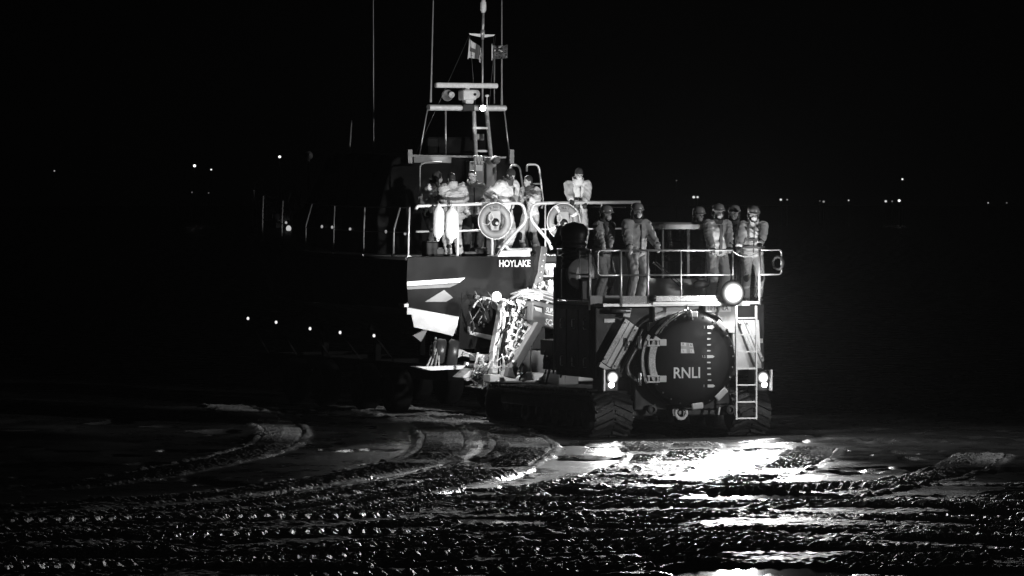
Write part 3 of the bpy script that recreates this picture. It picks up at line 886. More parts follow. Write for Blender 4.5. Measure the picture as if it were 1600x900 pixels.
# --- driver's cab: dark glass drum with a pale roof
cc = t(1057, 400, 1.15); zr = t(1057, 352, 1.15).z
cx_ = cc.x; cy_ = 1.25
mb = MB(); rs = []
def rsq(cx, cy, hx, hy, z, n=40, p=3.2):
    out = []
    for j in range(n):
        a = 2 * math.pi * j / n; c_, s_ = math.cos(a), math.sin(a)
        out.append(Vector((cx + hx * math.copysign(abs(c_) ** (2 / p), c_), cy + hy * math.copysign(abs(s_) ** (2 / p), s_), z)))
    return out
HX, HY = .50, .70
mb.rings([rsq(cx_, cy_, HX, HY, FZ + .42), rsq(cx_, cy_, HX, HY, zr - .06)], closed_ends=False)
cab = mb.build('cab_window', CLEAR, T)
mb = MB(); mb.rings([rsq(cx_, cy_, HX + .02, HY + .02, FZ - .02), rsq(cx_, cy_, HX + .02, HY + .02, FZ + .42)]); mb.build('cab_base', GREYP, T)
mb = MB(); mb.rings([rsq(cx_, cy_, HX + .07, HY + .07, zr - .07), rsq(cx_, cy_, HX + .08, HY + .08, zr + .02), rsq(cx_, cy_, HX + .02, HY + .02, zr + .06)]); mb.build('cab_roof', GREYP, T, bevel=.01)
for a in (35, 145, 215, 325, 270):
    e = Vector((math.cos(D2R(a)) , math.sin(D2R(a)), 0)); q = rsq(cx_, cy_, HX - .02, HY - .02, 0, 360)[a]
    mb = MB(); mb.b2((q.x - .03, q.y - .03, FZ + .42), (q.x + .03, q.y + .03, zr - .07)); mb.build('cab_pillar', DKGREY, T, bevel=.008)
mb = MB(); mb.b2((cx_ - .24, cy_ + .05, FZ), (cx_ + .24, cy_ + .5, FZ + .55)); mb.b2((cx_ - .22, cy_ + .38, FZ + .55), (cx_ + .22, cy_ + .5, FZ + 1.15)); mb.build('driver_seat', BLACKP, T, bevel=.04)
mb = MB(); mb.b2((cx_ - .3, cy_ - .5, FZ + .3), (cx_ + .3, cy_ - .3, FZ + .75)); mb.build('dashboard', BLACKP, T, bevel=.03)
mb = MB(); mb.torus((cx_, cy_ - .2, FZ + .85), .19, .016, (0, .6, .8), 28, 8); mb.build('steering_wheel', BLACKP, T)
# wiper and mirror
mb = MB(); mb.bar(t(1021, 410, .52), t(1065, 450, .48), .03, .02); mb.bar(t(1024, 408, .50), t(1067, 446, .46), .012, .012); mb.build('wiper', BLACKP, T)
c = t(1096, 444, .1); mb = MB(); mb.ell(c, (.17, .05, .085)); mir = mb.build('mirror', BLACKP, T)
mb = MB(); mb.tube([c + Vector((0, .03, .05)), c + Vector((-.05, .2, .12)), (cx_ + .48, cy_ - .4, c.z + .15)], .016, 6); mb.build('mirror_arm', BLACKP, mir)
c = t(1020, 466, -.2); mb = MB(); mb.ell(c, (.08, .07, .07)); mb.build('beacon', BLACKP, T)

# --- ribbed intake and exhaust stack at the near rear corner
sc_ = TF.y(897, 400, 1.55)
mb = MB(); prof = []
zb_, zt_ = FZ + .05, TF.y(897, 372, 1.55).z
prof = [(.25, zb_), (.25, zb_ + .55)]
z = zb_ + .55
while z < zt_:
    prof += [(.22, z), (.22, z + .03), (.245, z + .04), (.245, z + .08)]; z += .10
prof += [(.24, z), (.27, z + .06), (.26, z + .18), (.18, z + .26), (.02, z + .30)]
mb.lathe(prof, (sc_.x, 1.55, 0), (0, 0, 1), 28); stk = mb.build('air_intake', BLACKP, T)
mb = MB(); a = TF.y(868, 384, 1.75)
mb.prism([TF.y(868, 384, 1.8), TF.y(876, 384, 1.8), TF.y(893, 352, 1.8), TF.y(882, 352, 1.8)], (0, .3, 0)); mb.build('intake_cowl', BLACKP, stk)
c = TF.y(906, 427, 1.2)
mb = MB(); mb.lathe([(.30, 0), (.30, .05), (.27, .06), (.02, .06)], c, (0.1, -1, 0), 32); mb.build('filter_housing', DKGREY, T)
mb = MB(); mb.b2((-1.72, 1.0, FZ), (-1.05, 2.3, FZ + .42)); mb.b2((-1.72, 1.9, FZ), (-1.15, 2.38, FZ + .85)); mb.build('engine_box', TRACTORP, T, bevel=.03)

# --- rear work lamps that light the boat
def worklamp(c, target, power, r=.09, ang=100):
    c = Vector(c); d = (Vector(target) - c).normalized()
    mb = MB(); mb.lathe([(.02, -.10), (r * .7, -.08), (r, -.02), (r, 0.0), (r * .9, 0)], c, d, 20); o = mb.build('work_lamp', DKGREY, T)
    mb = MB(); mb.lathe([(r * .9, 0.0), (r * .6, .015), (.005, .02)], c - d * .004, d, 20); mb.build('lens', emit('work_lamp_glow', 25.0), o)
    mb = MB(); mb.bar(c - d * .08, c - d * .08 - Vector((0, .03, .10)), .03, .03); mb.build('bracket', DKGREY, o)
    spot('work_lamp_beam', c + d * .05, target, power, ang, .5, .07, T)
def w2t(v): return TF.I @ Vector(v)
tgt = w2t(BF.w((-0.8, 0, 2.6)))
worklamp((-1.40, 2.60, 2.02), w2t(BF.w(BF.y(676, 490, 0))), 1500, ang=34)
worklamp((-1.50, 2.62, 3.0), w2t(BF.w((-.8, 0.6, 4.5))), 2300, ang=56)
worklamp((1.1, 5.5, 2.30), w2t(BF.w((0.0, 0, 2.1))), 600, ang=84)
# ------------------------------------------------------------------ lifeboat
B = empty('lifeboat', BF)
tag(B, 'dark hulled lifeboat sitting on its beach carriage, stern towards the tractor, crew on its afterdeck', 'lifeboat')
def bt(px, py, y=0.0): return BF.y(px, py, y)
GZ = bt(740, 402, 0).z            # gunwale height at the stern
DECK = GZ - 0.03
zc = bt(640, 472, 0).z; zk = bt(708, 525, 0).z
HBW = abs(bt(637, 440, 0).x)      # half beam at the transom
# stations: y, half beam gunwale, half beam chine, z gunwale, z chine, z keel
ST = [(0.0, HBW, HBW - .02, GZ, zc, zk), (3.0, HBW + .06, HBW, GZ + .01, zc, zk - .05), (6.0, HBW + .06, HBW - .08, GZ + .08, zc + .03, zk - .10),
      (8.5, HBW - .08, HBW - .38, GZ + .22, zc + .12, zk - .10), (10.5, HBW - .55, HBW - 1.0, GZ + .40, zc + .30, zk - .02),
      (12.2, HBW - 1.30, HBW - 1.8, GZ + .58, zc + .62, zk + .25), (13.2, .55, .22, GZ + .70, zc + 1.0, zk + .8), (13.7, .12, .04, GZ + .76, zc + 1.5, zk + 1.6)]
def section(s):
    y, g, c, zg, zch, zke = s
    half = [(0, zke), (c * .5, zke + (zch - zke) * .52), (c, zch - .32 * (zch - zke) * .5), (c + .01, zch), ((c + g) / 2 + .03, (zch + zg) / 2), (g, zg)]
    pts = [Vector((-x, y, z)) for x, z in half[::-1]] + [Vector((x, y, z)) for x, z in half[1:]]
    return pts
mb = MB(); secs = []
for i in range(len(ST) - 1):
    for k in range(6):
        f = k / 6; ff = f
        secs.append(section(tuple(a * (1 - ff) + b * ff for a, b in zip(ST[i], ST[i + 1]))))
secs.append(section(ST[-1])); mb.rings(secs, smooth=True)
hull = mb.build('hull', NAVY, B)
m_ = hull.modifiers.new('edge', 'EDGE_SPLIT'); m_.split_angle = D2R(28)
# deck sheet just inside the gunwale, dark non-slip
mb = MB(); P = []
for s in ST: P.append(Vector((-s[1] + .06, s[0] + .02, s[3] + .012)))
for s in ST[::-1]: P.append(Vector((s[1] - .06, s[0] + .02, s[3] + .012)))
mb.add(P, [tuple([i, i + 1, len(P) - 2 - i, len(P) - 1 - i]) for i in range(len(ST) - 1)])
mb.build('deck', mat('deck_nonslip', .06, .7, var=.2, vscale=20), B)
# toe rail and belting on both sides
for s in (-1, 1):
    mb = MB(); mb.tube([(s * (a[1] + .01), a[0] + .02, a[3] - .02) for a in ST], .035, 8); mb.build('belting', BLACKP, B)

# ---- transom painting (thin painted plates over the transom)
def tp(name, pts, off, m, bevel=0.0, th=.006, parent=None):
    P = [bt(px, py, -off) for px, py in pts]
    mb = MB(); mb.prism(P, (0, th, 0)); return mb.build(name, m, parent or B, bevel=bevel)
ORANGE = mat('mid_grey_hull_paint', .17, .4, var=.08, vscale=4)
HULLW = mat('weathered_white_hull', .62, .45, var=.22, vscale=5, bump=.1, bscale=12)
tp('stripe', [(636, 440), (727, 434), (718, 441.5), (636, 447)], .020, HULLW)
tp('stripe', [(636, 448), (717, 442.5), (703, 449), (660, 451), (636, 452.5)], .020, mat('dim_stripe_paint', .06, .4))
tp('stripe', [(664, 471.5), (694, 453), (708, 465), (697, 471.5)], .020, mat('pale_grey_hull_paint', .11, .4))
# lower panel
mb = MB()
lo = [(636, 472.5), (721, 472.5), (715, 509), (708, 525), (690, 520.5), (647, 511.5), (643, 491.5), (636, 491.5)]
mb.prism([bt(px, py, .03) for px, py in lo], (0, .05, 0)); mb.build('lower_transom_panel', HULLW, B, bevel=.006)
#tp('panel_band', [(644, 482), (690, 473), (721, 473), (640, 473)], .036, mat('pale_band_paint', .6, .4))
a, b_ = bt(630, 480, .03), bt(637, 474.5, .03)
mb = MB(); mb.b2((a.x, -.03, a.z), (b_.x, .3, b_.z)); mb.build('chine_rail', WHITE, B, bevel=.01)
# upper transom: belted panel with the name, lower lip
mb = MB(); mb.prism([bt(px, py, .035) for px, py in [(739, 402.5), (843, 402), (838, 426.5), (739, 430)]], (0, .04, 0)); up = mb.build('name_panel', mat('name_panel_paint', .055, .33, var=.1, vscale=3, coat=.3), B, bevel=.008)
mb = MB(); mb.prism([bt(px, py, .022) for px, py in [(716, 431.5), (838, 427.5), (829, 451), (712, 455)]], (0, .03, 0)); mb.build('lower_lip_panel', mat('lower_lip_paint', .075, .4, var=.12, vscale=3, coat=.2), B, bevel=.006)
a, b_ = bt(777.5, 417, .045), bt(826, 406, .045)
text('lettering', 'HOYLAKE', (a.x, -.039, a.z), EX, EZ, b_.z - a.z, TAPE, up, width=b_.x - a.x, weight=.012)
mb = MB(); mb.bar(bt(640, 403, .05), bt(844, 401.5, .05), .07, .05); mb.build('stern_belting', BLACKP, B, bevel=.015)
# jet recess: dark backing
tp('jet_recess', [(722, 457), (850, 455), (852, 545), (716, 545)], .012, NAVY)

# ---- water jets
def jet(cx, mirror=1):
    o_ = empty_part = None
    mb = MB()
    c = bt(cx, 492, -.1)
    mb.lathe([(.20, .0), (.20, -.25), (.17, -.40), (.15, -.55)], (c.x, -.02, c.z), (0, 1, 0), 28)
    j = mb.build('water_jet', BLACKP, B)
    mb = MB()
    hx, hz = .26, .20
    pts = [bt(745 + (cx - 752), 478, .55), bt(772 + (cx - 752), 482, .55), bt(770 + (cx - 752), 502, .55), bt(757 + (cx - 752), 510, .55), bt(741 + (cx - 752), 498, .55)]
    mb.prism(pts, (0, .45, 0)); mb.build('reversing_bucket', mat('jet_bucket_paint', .05, .35, var=.3, vscale=8), j, bevel=.03)
    mb = MB(); mb.torus((c.x + .02, -.30, c.z + .05), .30, .022, (0, 1, 0), 24, 8, D2R(20), D2R(190)); mb.build('steering_ring', GREYP, j)
    mb = MB()
    mb.tube(smooth_pts([bt(cx - 7, 455, .25), bt(cx - 10, 465, .35), bt(cx - 18, 478, .45), bt(cx - 22, 492, .45), bt(cx - 14, 498, .5)]), .028, 8)
    mb.tube(smooth_pts([bt(cx + 14, 483, .6), bt(cx + 2, 487, .65), bt(cx - 8, 497, .6)]), .022, 8)
    mb.build('hydraulic_hose', STEEL, j)
    mb = MB(); mb.lathe([(.085, -.10), (.085, .02), (.05, .04), (.02, .04)], bt(cx - 19, 508, .5), (.5, -1, 0), 16); mb.build('pivot_boss', GREYP, j)
    return j
jet(752); jet(862)
# trim ram beside the jet
mb = MB()
for k, (px, r) in enumerate([(723, .05), (731, .026), (717, .022)]):
    mb.cyl(bt(px, 458, .16), bt(px - 4, 512, .16), r, r, 12)
mb.box(bt(725, 461, .18), (.20, .12, .16)); mb.box(bt(718, 466, .18), (.1, .1, .08)); mb.box(bt(728, 470, .18), (.12, .1, .05))
mb.build('trim_ram', GALV, B, bevel=.006)
mb = MB(); mb.bar(bt(711, 520, .2), bt(765, 538, .7), .07, .035); mb.bar(bt(716, 514, .2), bt(770, 529, .6), .05, .04)
mb.prism([bt(712, 516, .18), bt(728, 514, .18), bt(728, 521, .18), bt(714, 524, .18)], (0, .05, 0)); mb.build('trim_tab', GALV, B, bevel=.006)
mb = MB(); mb.prism([bt(722, 516, .3), bt(768, 526, .3), bt(768, 534, .3), bt(724, 522, .3)], (0, -.35, 0)); mb.build('jet_shelf', GREYP, B, bevel=.01)
mb = MB()
for k in range(7):
    a = bt(735 + k * 4, 462 + (k % 3) * 4, .2); mb.tube(smooth_pts([a, a + Vector((.12, -.1, .06)), a + Vector((.22, -.12, -.05)), a + Vector((.26, -.1, -.2))]), .014, 6)
mb.build('jet_cable', STEEL, B)

# ---- wheelhouse
WHT = mat('wheelhouse_paint', .006, .6, var=.08, vscale=3, spec=.06)
WHL = mat('wheelhouse_grey', .22, .5, var=.08, vscale=3)
wz = TF and bt(600, 245, 4.2).z
def wsec(y, hb, zt_, inset):
    return [Vector((-hb, y, DECK)), Vector((-hb, y, DECK + .9)), Vector((-hb + inset, y, zt_ - .1)), Vector((-hb + inset + .15, y, zt_)),
            Vector((hb - inset - .15, y, zt_)), Vector((hb - inset, y, zt_ - .1)), Vector((hb, y, DECK + .9)), Vector((hb, y, DECK))]
mb = MB()
mb.rings([wsec(3.6, 1.72, wz, .32), wsec(5.5, 1.76, wz + .10, .34), wsec(7.4, 1.70, wz + .08, .36), wsec(8.6, 1.52, wz - .45, .40), wsec(9.6, 1.3, DECK + .75, .45), wsec(10.4, 1.0, DECK + .62, .5)], smooth=False)
wh = mb.build('wheelhouse', WHT, B, bevel=.04)
# side and front windows
for s in (-1, 1):
    for y0, y1 in [(4.3, 5.1), (5.3, 6.1), (6.3, 7.1)]:
        P = []
        for (y_, f) in [(y0, .12), (y1, .12), (y1, .78), (y0, .78)]:
            z_ = DECK + .9 + (wz - DECK - 1.0) * f; x_ = s * (1.74 - .33 * f + .012)
            P.append(Vector((x_, y_, z_)))
        mb = MB(); mb.prism(P, (s * .01, 0, 0)); mb.build('window', DARKGLASS, wh)
for k in range(3):
    x0 = -1.05 + k * .74
    mb = MB(); mb.prism([Vector((x0, 7.62, wz - .05)), Vector((x0 + .6, 7.62, wz - .05)), Vector((x0 + .6, 8.5, wz - .42)), Vector((x0, 8.5, wz - .42))], (0, .02, .03)); mb.build('window', DARKGLASS, wh)
# after face: lintel, door, lockers
a, b_ = bt(645, 254.5, 3.55), bt(704, 244, 3.55)
mb = MB(); mb.b2((a.x, 3.50, a.z), (b_.x, 3.58, b_.z)); mb.build('lintel', WHL, wh, bevel=.01)
a, b_ = bt(636, 262, 3.5), bt(700, 246, 3.5)
mb = MB(); mb.bar(bt(633, 243, 3.5), bt(790, 246, 3.5), .06, .04); mb.build('grab_rail', DKSTEEL, wh)
a, b_ = bt(733, 330, 3.4), bt(758, 252, 3.4)
mb = MB(); mb.b2((a.x, 3.38, DECK), (b_.x, 3.56, b_.z)); dr = mb.build('door', WHL, wh, bevel=.012)
a, b_ = bt(743, 267, 3.36), bt(754, 258, 3.36)
mb = MB(); mb.b2((a.x, 3.36, a.z), (b_.x, 3.378, b_.z)); mb.build('notice_plate', TAPE, dr)
a, b_ = bt(760, 330, 3.3), bt(776, 246, 3.3)
mb = MB(); mb.b2((a.x, 3.30, DECK), (b_.x, 3.56, b_.z)); mb.build('locker', WHL, wh, bevel=.012)
c = bt(772, 250, 3.25); mb = MB(); mb.lathe([(.085, 0), (.085, .14), (.07, .16), (.02, .16)], c, (0, -1, 0), 20); mb.build('horn', WHL, wh)
for px in (742, 747, 752):
    mb = MB(); mb.capsule(bt(px, 255, 3.3), bt(px, 245, 3.3), .03); mb.build('flare_tube', WHITE_ROUGH, wh)
for s in (-1, 1):
    a = bt(641 if s < 0 else 800, 252, 3.4); mb = MB(); mb.b2((a.x - .05, 3.4, a.z - .05), (a.x + .05, 3.5, a.z + .25)); mb.build('roof_bracket', DKSTEEL, wh)
a, b_ = bt(668, 242, 4.2), bt(760, 214, 4.2)
mb = MB(); mb.b2((a.x, 4.2, a.z), (b_.x, 5.1, b_.z)); mb.build('upper_console', WHT, wh, bevel=.05)
mb = MB(); mb.b2((bt(740, 215, 4.1).x, 4.1, bt(740, 219, 4.1).z), (bt(757, 215, 4.1).x, 4.18, bt(740, 209, 4.1).z)); mb.build('console_screen', GREYP, wh, bevel=.02)

# ---- mast
my = 4.0
ml, mr = bt(739, 200, my), bt(760, 200, my)
mast = MB()
zt0 = bt(740, 172, my).z; zb0 = bt(740, 268, my).z
mast.cyl((bt(737.5, 268, my).x, my - .25, zb0), (bt(740, 172, my).x, my, zt0), .045)
mast.cyl((bt(762, 268, my).x, my - .25, zb0), (bt(760, 172, my).x, my, zt0), .045)
mast = mast.build('mast', WHITE_ROUGH, B)
for py in (200, 236, 262):
    mb = MB(); mb.bar(bt(738.5, py, my - .08), bt(761, py, my - .08), .07, .045); mb.build('rung', WHITE, mast)
a, b_ = bt(669, 168, my), bt(789, 168, my)
mb = MB(); mb.rings([[Vector((x_, my + .11 * math.cos(k * math.pi / 6), a.z + .065 * math.sin(k * math.pi / 6))) for k in range(12)] for x_ in (a.x, a.x + .04, b_.x - .04, b_.x)]); mb.build('crossbar', WHITE_ROUGH, mast)
mb = MB(); mb.b2((bt(720, 168, my).x, my - .13, a.z - .075), (bt(738, 168, my).x, my + .13, a.z + .075)); mb.build('crossbar_clamp', BLACKP, mast, bevel=.01)
for px, py in ((693, 242), (694, 175)): pass
for pa, pb, r_ in [((696.5, 242), (696.5, 172), .018), ((655, 245), (668, 170), .014), ((797, 250), (788, 172), .014)]:
    mb = MB(); mb.cyl(bt(*pa, my), bt(*pb, my), r_); mb.build('stay', GALV, mast)
# radar
a, b_ = bt(680, 133, my), bt(777, 133, my)
mb = MB(); mb.b2((a.x, my - .07, a.z - .055), (b_.x, my + .07, a.z + .055)); rad = mb.build('radar_scanner', WHITE_ROUGH, mast, bevel=.03)
c = bt(731, 150, my)
mb = MB(); mb.b2((c.x - .17, my - .16, c.z - .09), (c.x + .15, my + .16, c.z + .13)); mb.cyl((c.x - .02, my, c.z + .1), (c.x - .02, my, c.z + .26), .06); mb.b2((c.x - .10, my - .12, c.z - .17), (c.x + .10, my + .12, c.z - .05)); mb.build('radar_gearbox', WHITE_ROUGH, rad, bevel=.04)
mb = MB(); q = bt(733, 146, my - .18); mb.lathe([(.03, 0), (.03, .02), (.005, .02)], (c.x + .09, my - .165, c.z + .03), (0, -1, 0), 12); mb.build('bearing_cap', BLACKP, rad)
c = bt(742, 147, my - .05); mb = MB(); mb.lathe([(.09, 0), (.09, .06), (.07, .09), (.01, .10)], c, (.3, -1, 0), 20); mb.build('camera_dome', GREYP, mast)
c = bt(699, 149, my)
mb = MB(); mb.lathe([(.02, .12), (.10, .04), (.125, 0), (.11, 0), (.02, .08)], c, (.5, 1, 0), 24); mb.build('searchlight', DKGREY, mast)
c = bt(706, 148, my - .1); mb = MB(); mb.lathe([(.02, .12), (.065, .04), (.065, 0), (.05, .0), (.02, .06)], c, (.1, 1, 0), 20); mb.build('searchlight', GREYP, mast)
# pole, yard, top lantern
mb = MB(); mb.cyl(bt(754, 170, my), bt(754, 62, my), .020); mb.cyl(bt(754, 62, my), bt(755, 20, my), .030); mb.cyl(bt(754, 56, my), bt(754, 47, my), .05); mb.build('mast_pole', GALV, mast)
c0, c1 = bt(755, 15.5, my), bt(755, 4, my)
mb = MB(); mb.lathe([(.04, -.06), (.06, -.02), (.067, 0), (.067, c1.z - c0.z), (.05, c1.z - c0.z + .02), (.05, c1.z - c0.z + .10)], c0, (0, 0, 1), 20); mb.build('top_lantern', WHITE_ROUGH, mast)
for (p0, p1, p2, p3) in [((733, 52), (751, 53), (751, 58), (735, 54.5)), ((757, 53.5), (774, 54), (771, 56.5), (757, 58.5))]:
    mb = MB(); mb.prism([bt(*p, my) for p in (p0, p1, p2, p3)], (0, .03, 0)); mb.build('yard_arm', WHITE_ROUGH, mast)
mb = MB()
for a in [((734, 55), (743, 168)), ((774, 57), (764, 168)), ((771, 58), (772, 166)), ((733, 56), (650, 240))]:
    mb.tube([bt(*a[0], my + .02), bt(*a[1], my + .02)], .006, 5)
mb.build('halyard', DKSTEEL, mast)
# aerials
def aerial(p0, p1, y, r=.014):
    mb = MB(); a, b_ = bt(*p0, y), bt(*p1, y)
    mb.tube([a, a.lerp(b_, .12), b_], [r * 1.5, r, r * .6], 6); mb.build('whip_aerial', mat('aerial_fibreglass', .24, .5), B)
aerial((584, 262), (583, -80), 6.5, .012); aerial((673, 160), (679, -80), my, .018); aerial((784, 165), (784, -80), my, .018)
aerial((545, 250), (549.5, 188), 8.0, .022); aerial((772, 162), (773, 88), my + .1, .014)
c = bt(761, 152, my - .1); mb = MB(); mb.lathe([(.012, -.2), (.012, 0), (.045, .02), (.045, .05), (.01, .06)], c, (0, 0, 1), 14); mb.build('gps_aerial', WHITE, mast)
# mast floodlight
c = bt(754.5, 169, my - .2)
mb = MB(); mb.lathe([(.02, .14), (.07, .08), (.08, 0), (.07, 0)], c, (0, 1, .3), 20); mfl = mb.build('mast_floodlight', DKGREY, mast)
mb = MB(); mb.lathe([(.07, 0), (.05, .015), (.005, .02)], c + Vector((0, .005, 0)), (0, -1, -.3), 20); mb.build('lens', emit('mast_light_glow', 40.0), mfl)
spot('mast_beam', c + Vector((0, -.08, -.03)), bt(775, 380, .6), 420, 80, .7, .08, B)

# ---- stern rails
TUBEM = mat('rail_tube', .55, .35, metal=.25, var=.1, vscale=12)
def zr_(y): return DECK
rl = MB()
y0 = .12
top = 320
rl.tube(arc_pts([bt(650, 327, y0), bt(652, 322, y0), bt(745, 319, y0), bt(817, 317, y0), bt(823, 344, y0), bt(790, 380, y0), bt(777, 400, y0)], .14, 6), .034, 10)
rl.tube(arc_pts([bt(789, 381, y0), bt(794, 391, y0), bt(830, 390, y0)], .10, 5), .040, 10)
rl.tube([bt(650, 362, y0), bt(745, 360, y0), bt(805, 357, y0)], .022, 8)
for px in (715, 769): rl.tube([bt(px, 401, y0), bt(px, 320, y0)], .028, 8)
rl.tube(arc_pts([bt(862, 390, y0), bt(858, 378, y0), bt(828, 342, y0), bt(832, 318, y0), bt(870, 317, y0), bt(1000, 316, y0)], .14, 6), .036, 10)
rl.tube([bt(846, 358, y0), bt(1000, 357, y0)], .020, 8)
for px in (852, 940, 1000): rl.tube([bt(px, 400, y0), bt(px, 318, y0)], .018, 8)
rl.build('stern_rail', TUBEM, B)
# port side stanchions and guard wires
def pside(s):    # x,y,z of the port gunwale at station s
    for i in range(len(ST) - 1):
        if s <= ST[i + 1][0]:
            f = (s - ST[i][0]) / (ST[i + 1][0] - ST[i][0]); a, b_ = ST[i], ST[i + 1]
            return Vector((-(a[1] * (1 - f) + b_[1] * f) + .08, s, a[3] * (1 - f) + b_[3] * f))
    return Vector((0, s, ST[-1][3]))
stn = [.15, .9, 2.45, 4.1, 5.7, 7.3, 8.9, 10.4, 11.7, 12.7]
tops, mids = [], []
STN = mat('shaded_stanchion_tube', .13, .5, metal=.2); BOWM = mat('shaded_bow_tube', .16, .5)  # darker copies of the rail tube, dimmer light put into the colour
for i, s in enumerate(stn):
    p = pside(s); h = 1.02
    lean = .12 if i in (1, 4) else 0
    q = p + Vector((.03 + lean, 0, h)); mb = MB(); mb.tube([p, p + Vector((.01, 0, h * .55)), q], .019 if i < 2 else .015, 8); mb.build('stanchion', TUBEM if i < 1 else STN if i < 5 else BOWM, B)
    mb = MB(); mb.box(p + Vector((0, 0, .02)), (.09, .09, .03)); mb.build('stanchion_foot', GALV, B)
    tops.append(q); mids.append(p + Vector((.02, 0, h * .5)))
mb = MB(); mb.tube(tops, .010, 6); mb.tube(mids, .008, 6)
for s_ in (1,):
    T2 = [Vector((-p.x, p.y, p.z)) for p in tops]; mb.tube(T2, .012, 6)
    for q in T2[1:]: mb.tube([q, q - Vector((0, 0, 1.0))], .016, 6)
mb.build('guard_wire', DKSTEEL, B)
# hoops on the afterdeck
def hoop(pxs, y, r=.022, rad=.12):
    mb = MB(); mb.tube(arc_pts([bt(px, py, y) for px, py in pxs], rad, 5), r, 8); mb.build('grab_hoop', TUBEM, B)
hoop([(656, 300), (656, 255), (690, 253)], 2.8); hoop([(823, 268), (823, 257), (842, 257), (849, 318), (846, 326)], 2.4)
hoop([(797, 300), (797, 257), (812, 259), (818, 300)], 2.9); mb = MB(); mb.tube([bt(826, 288, 2.4), bt(846, 287, 2.4)], .02, 6); mb.build('hoop_bar', TUBEM, B)
# ladder step in the gate and dark stern post of the ramp
mb = MB(); mb.prism([bt(783, 392, .0), bt(828, 391, .0), bt(829, 400.5, .0), bt(778, 401, .0)], (0, .04, 0)); mb.build('step_plate', WHITE_ROUGH, B, bevel=.008)
# deck gear by the crew's feet
GEAR = [((672, 388), (.28, .3, .34), BLACKP), ((686, 392), (.30, .3, .2), mat('gear_bag', .06, .7)), ((748, 392), (.3, .3, .2), BLACKP), ((735, 395), (.4, .3, .12), DKGREY)]
for (p, s_, m_) in GEAR:
    c = bt(*p, .9); mb = MB(); mb.box((c.x, .9, DECK + s_[2] / 2 + .02), s_); mb.build('deck_locker', m_, B, bevel=.04)
# foredeck gear, half lost in the dark
def fbox(px, py, y, sx, sy, sz, m_, nm):
    c = bt(px, py, y); mb = MB(); mb.box(c, (sx, sy, sz)); return mb.build(nm, m_, B, bevel=.03)
mb = MB(); mb.prism([bt(509, 272, 9.0), bt(525, 280, 9.0), bt(518, 289, 9.0)], (0, .25, 0)); mb.build('pennant_cover', WHITE_ROUGH, B)
fbox(547, 278, 8.2, .14, .2, .17, GREYP, 'vent_box'); fbox(559, 280, 8.2, .05, .1, .19, WHITE_ROUGH, 'vent_post'); fbox(540, 305, 8.2, .12, .2, .1, GREYP, 'vent_box'); fbox(549, 303, 8.2, .14, .2, .17, GREYP, 'vent_box')
mb = MB(); mb.b2((bt(535, 300, 8.3).x, 8.2, DECK), (bt(565, 300, 8.3).x, 8.6, bt(550, 310, 8.3).z)); mb.build('fore_console', DKGREY, B, bevel=.04)
c = bt(482, 243, 9.8); mb = MB(); mb.ell(c, (.10, .10, .10)); mb.cyl(c - Vector((0, 0, 1.9)), c, .025); mb.build('radome_post', mat('radome_grey', .05, .6), B)
c = bt(592, 251, 7.0); mb = MB(); mb.ell(c, (.08, .06, .05)); mb.build('deck_lamp', WHITE_ROUGH, B)
mb = MB()
for k in range(8):
    p = bt(418 + k * 7, 345, 11.6 - .15 * k); top_ = bt(418 + k * 7 + random.uniform(-4, 4), random.uniform(295, 325), 11.6 - .15 * k)
    mb.tube([Vector((p.x, p.y, p.z)), top_], .012, 6)
mb.tube([bt(404, 330, 12), bt(408, 345, 12), bt(450, 342, 11.5)], .02, 6); mb.tube([bt(432, 335, 12), bt(436, 322, 12), bt(450, 330, 12), bt(470, 336, 11.5)], .02, 6)
mb.build('bow_rail', GALV, B)
mb = MB(); c = bt(440, 335, 12); mb.b2((c.x - .3, 11.6, pside(11.8).z), (c.x + .3, 12.1, c.z)); mb.torus(c + Vector((.1, -.1, 0)), .12, .03, (1, 0, 0), 20, 8); mb.build('anchor_winch', DKSTEEL, B, bevel=.02)
SIDE = emit('deck_glint_glow', .35)
for px, py in [(447, 348), (472, 351), (503, 354), (519, 355), (547, 358), (603, 362), (633, 365)]:  # glowing beads standing in for small reflections along the deck side
    s = 11.0 - (px - 447) / 186.0 * 10.4
    c = BF.x(px, py, -1.78) if s < 9 else bt(px, py, s)
    mb = MB(); mb.ell(c, (.028, .03, .035), nu=8, nv=6); mb.build('side_glint', SIDE, B)
rb = random.Random(3)
for k in range(34):
    px, py, s = (rb.uniform(408, 470), rb.uniform(312, 345), rb.uniform(10.6, 12)) if k < 20 else (rb.uniform(530, 585), rb.uniform(272, 312), rb.uniform(7.0, 8.4))
    c = bt(px, py, s); mb = MB(); kind = k % 3
    if kind == 0: mb.box(c, (rb.uniform(.04, .12), .06, rb.uniform(.04, .14)), Euler((0, rb.uniform(-.5, .5), 0)))
    elif kind == 1: mb.cyl(c, c + Vector((rb.uniform(-.1, .1), 0, rb.uniform(.1, .3))), .014, n=8)
    else: mb.torus(c, rb.uniform(.04, .09), .014, (rb.uniform(-1, 1), 1, .2), 14, 6)
    mb.build(('deck_fitting', 'deck_post', 'deck_ring')[kind], (WHITE_ROUGH, GALV, WHITE)[(k // 3) % 3], B)
c = bt(451, 357, 11.2); mb = MB(); mb.ell(c, (.06, .06, .07), nu=10, nv=8); mb.build('bow_lamp', emit('bow_lamp_glow', .5), B)

# ------------------------------------------------------------------ carriage under the boat
Cg = empty('boat_carriage', BF)
tag(Cg, 'pale steel launching carriage with hoses and arms between the tractor and the lifeboat', 'carriage')
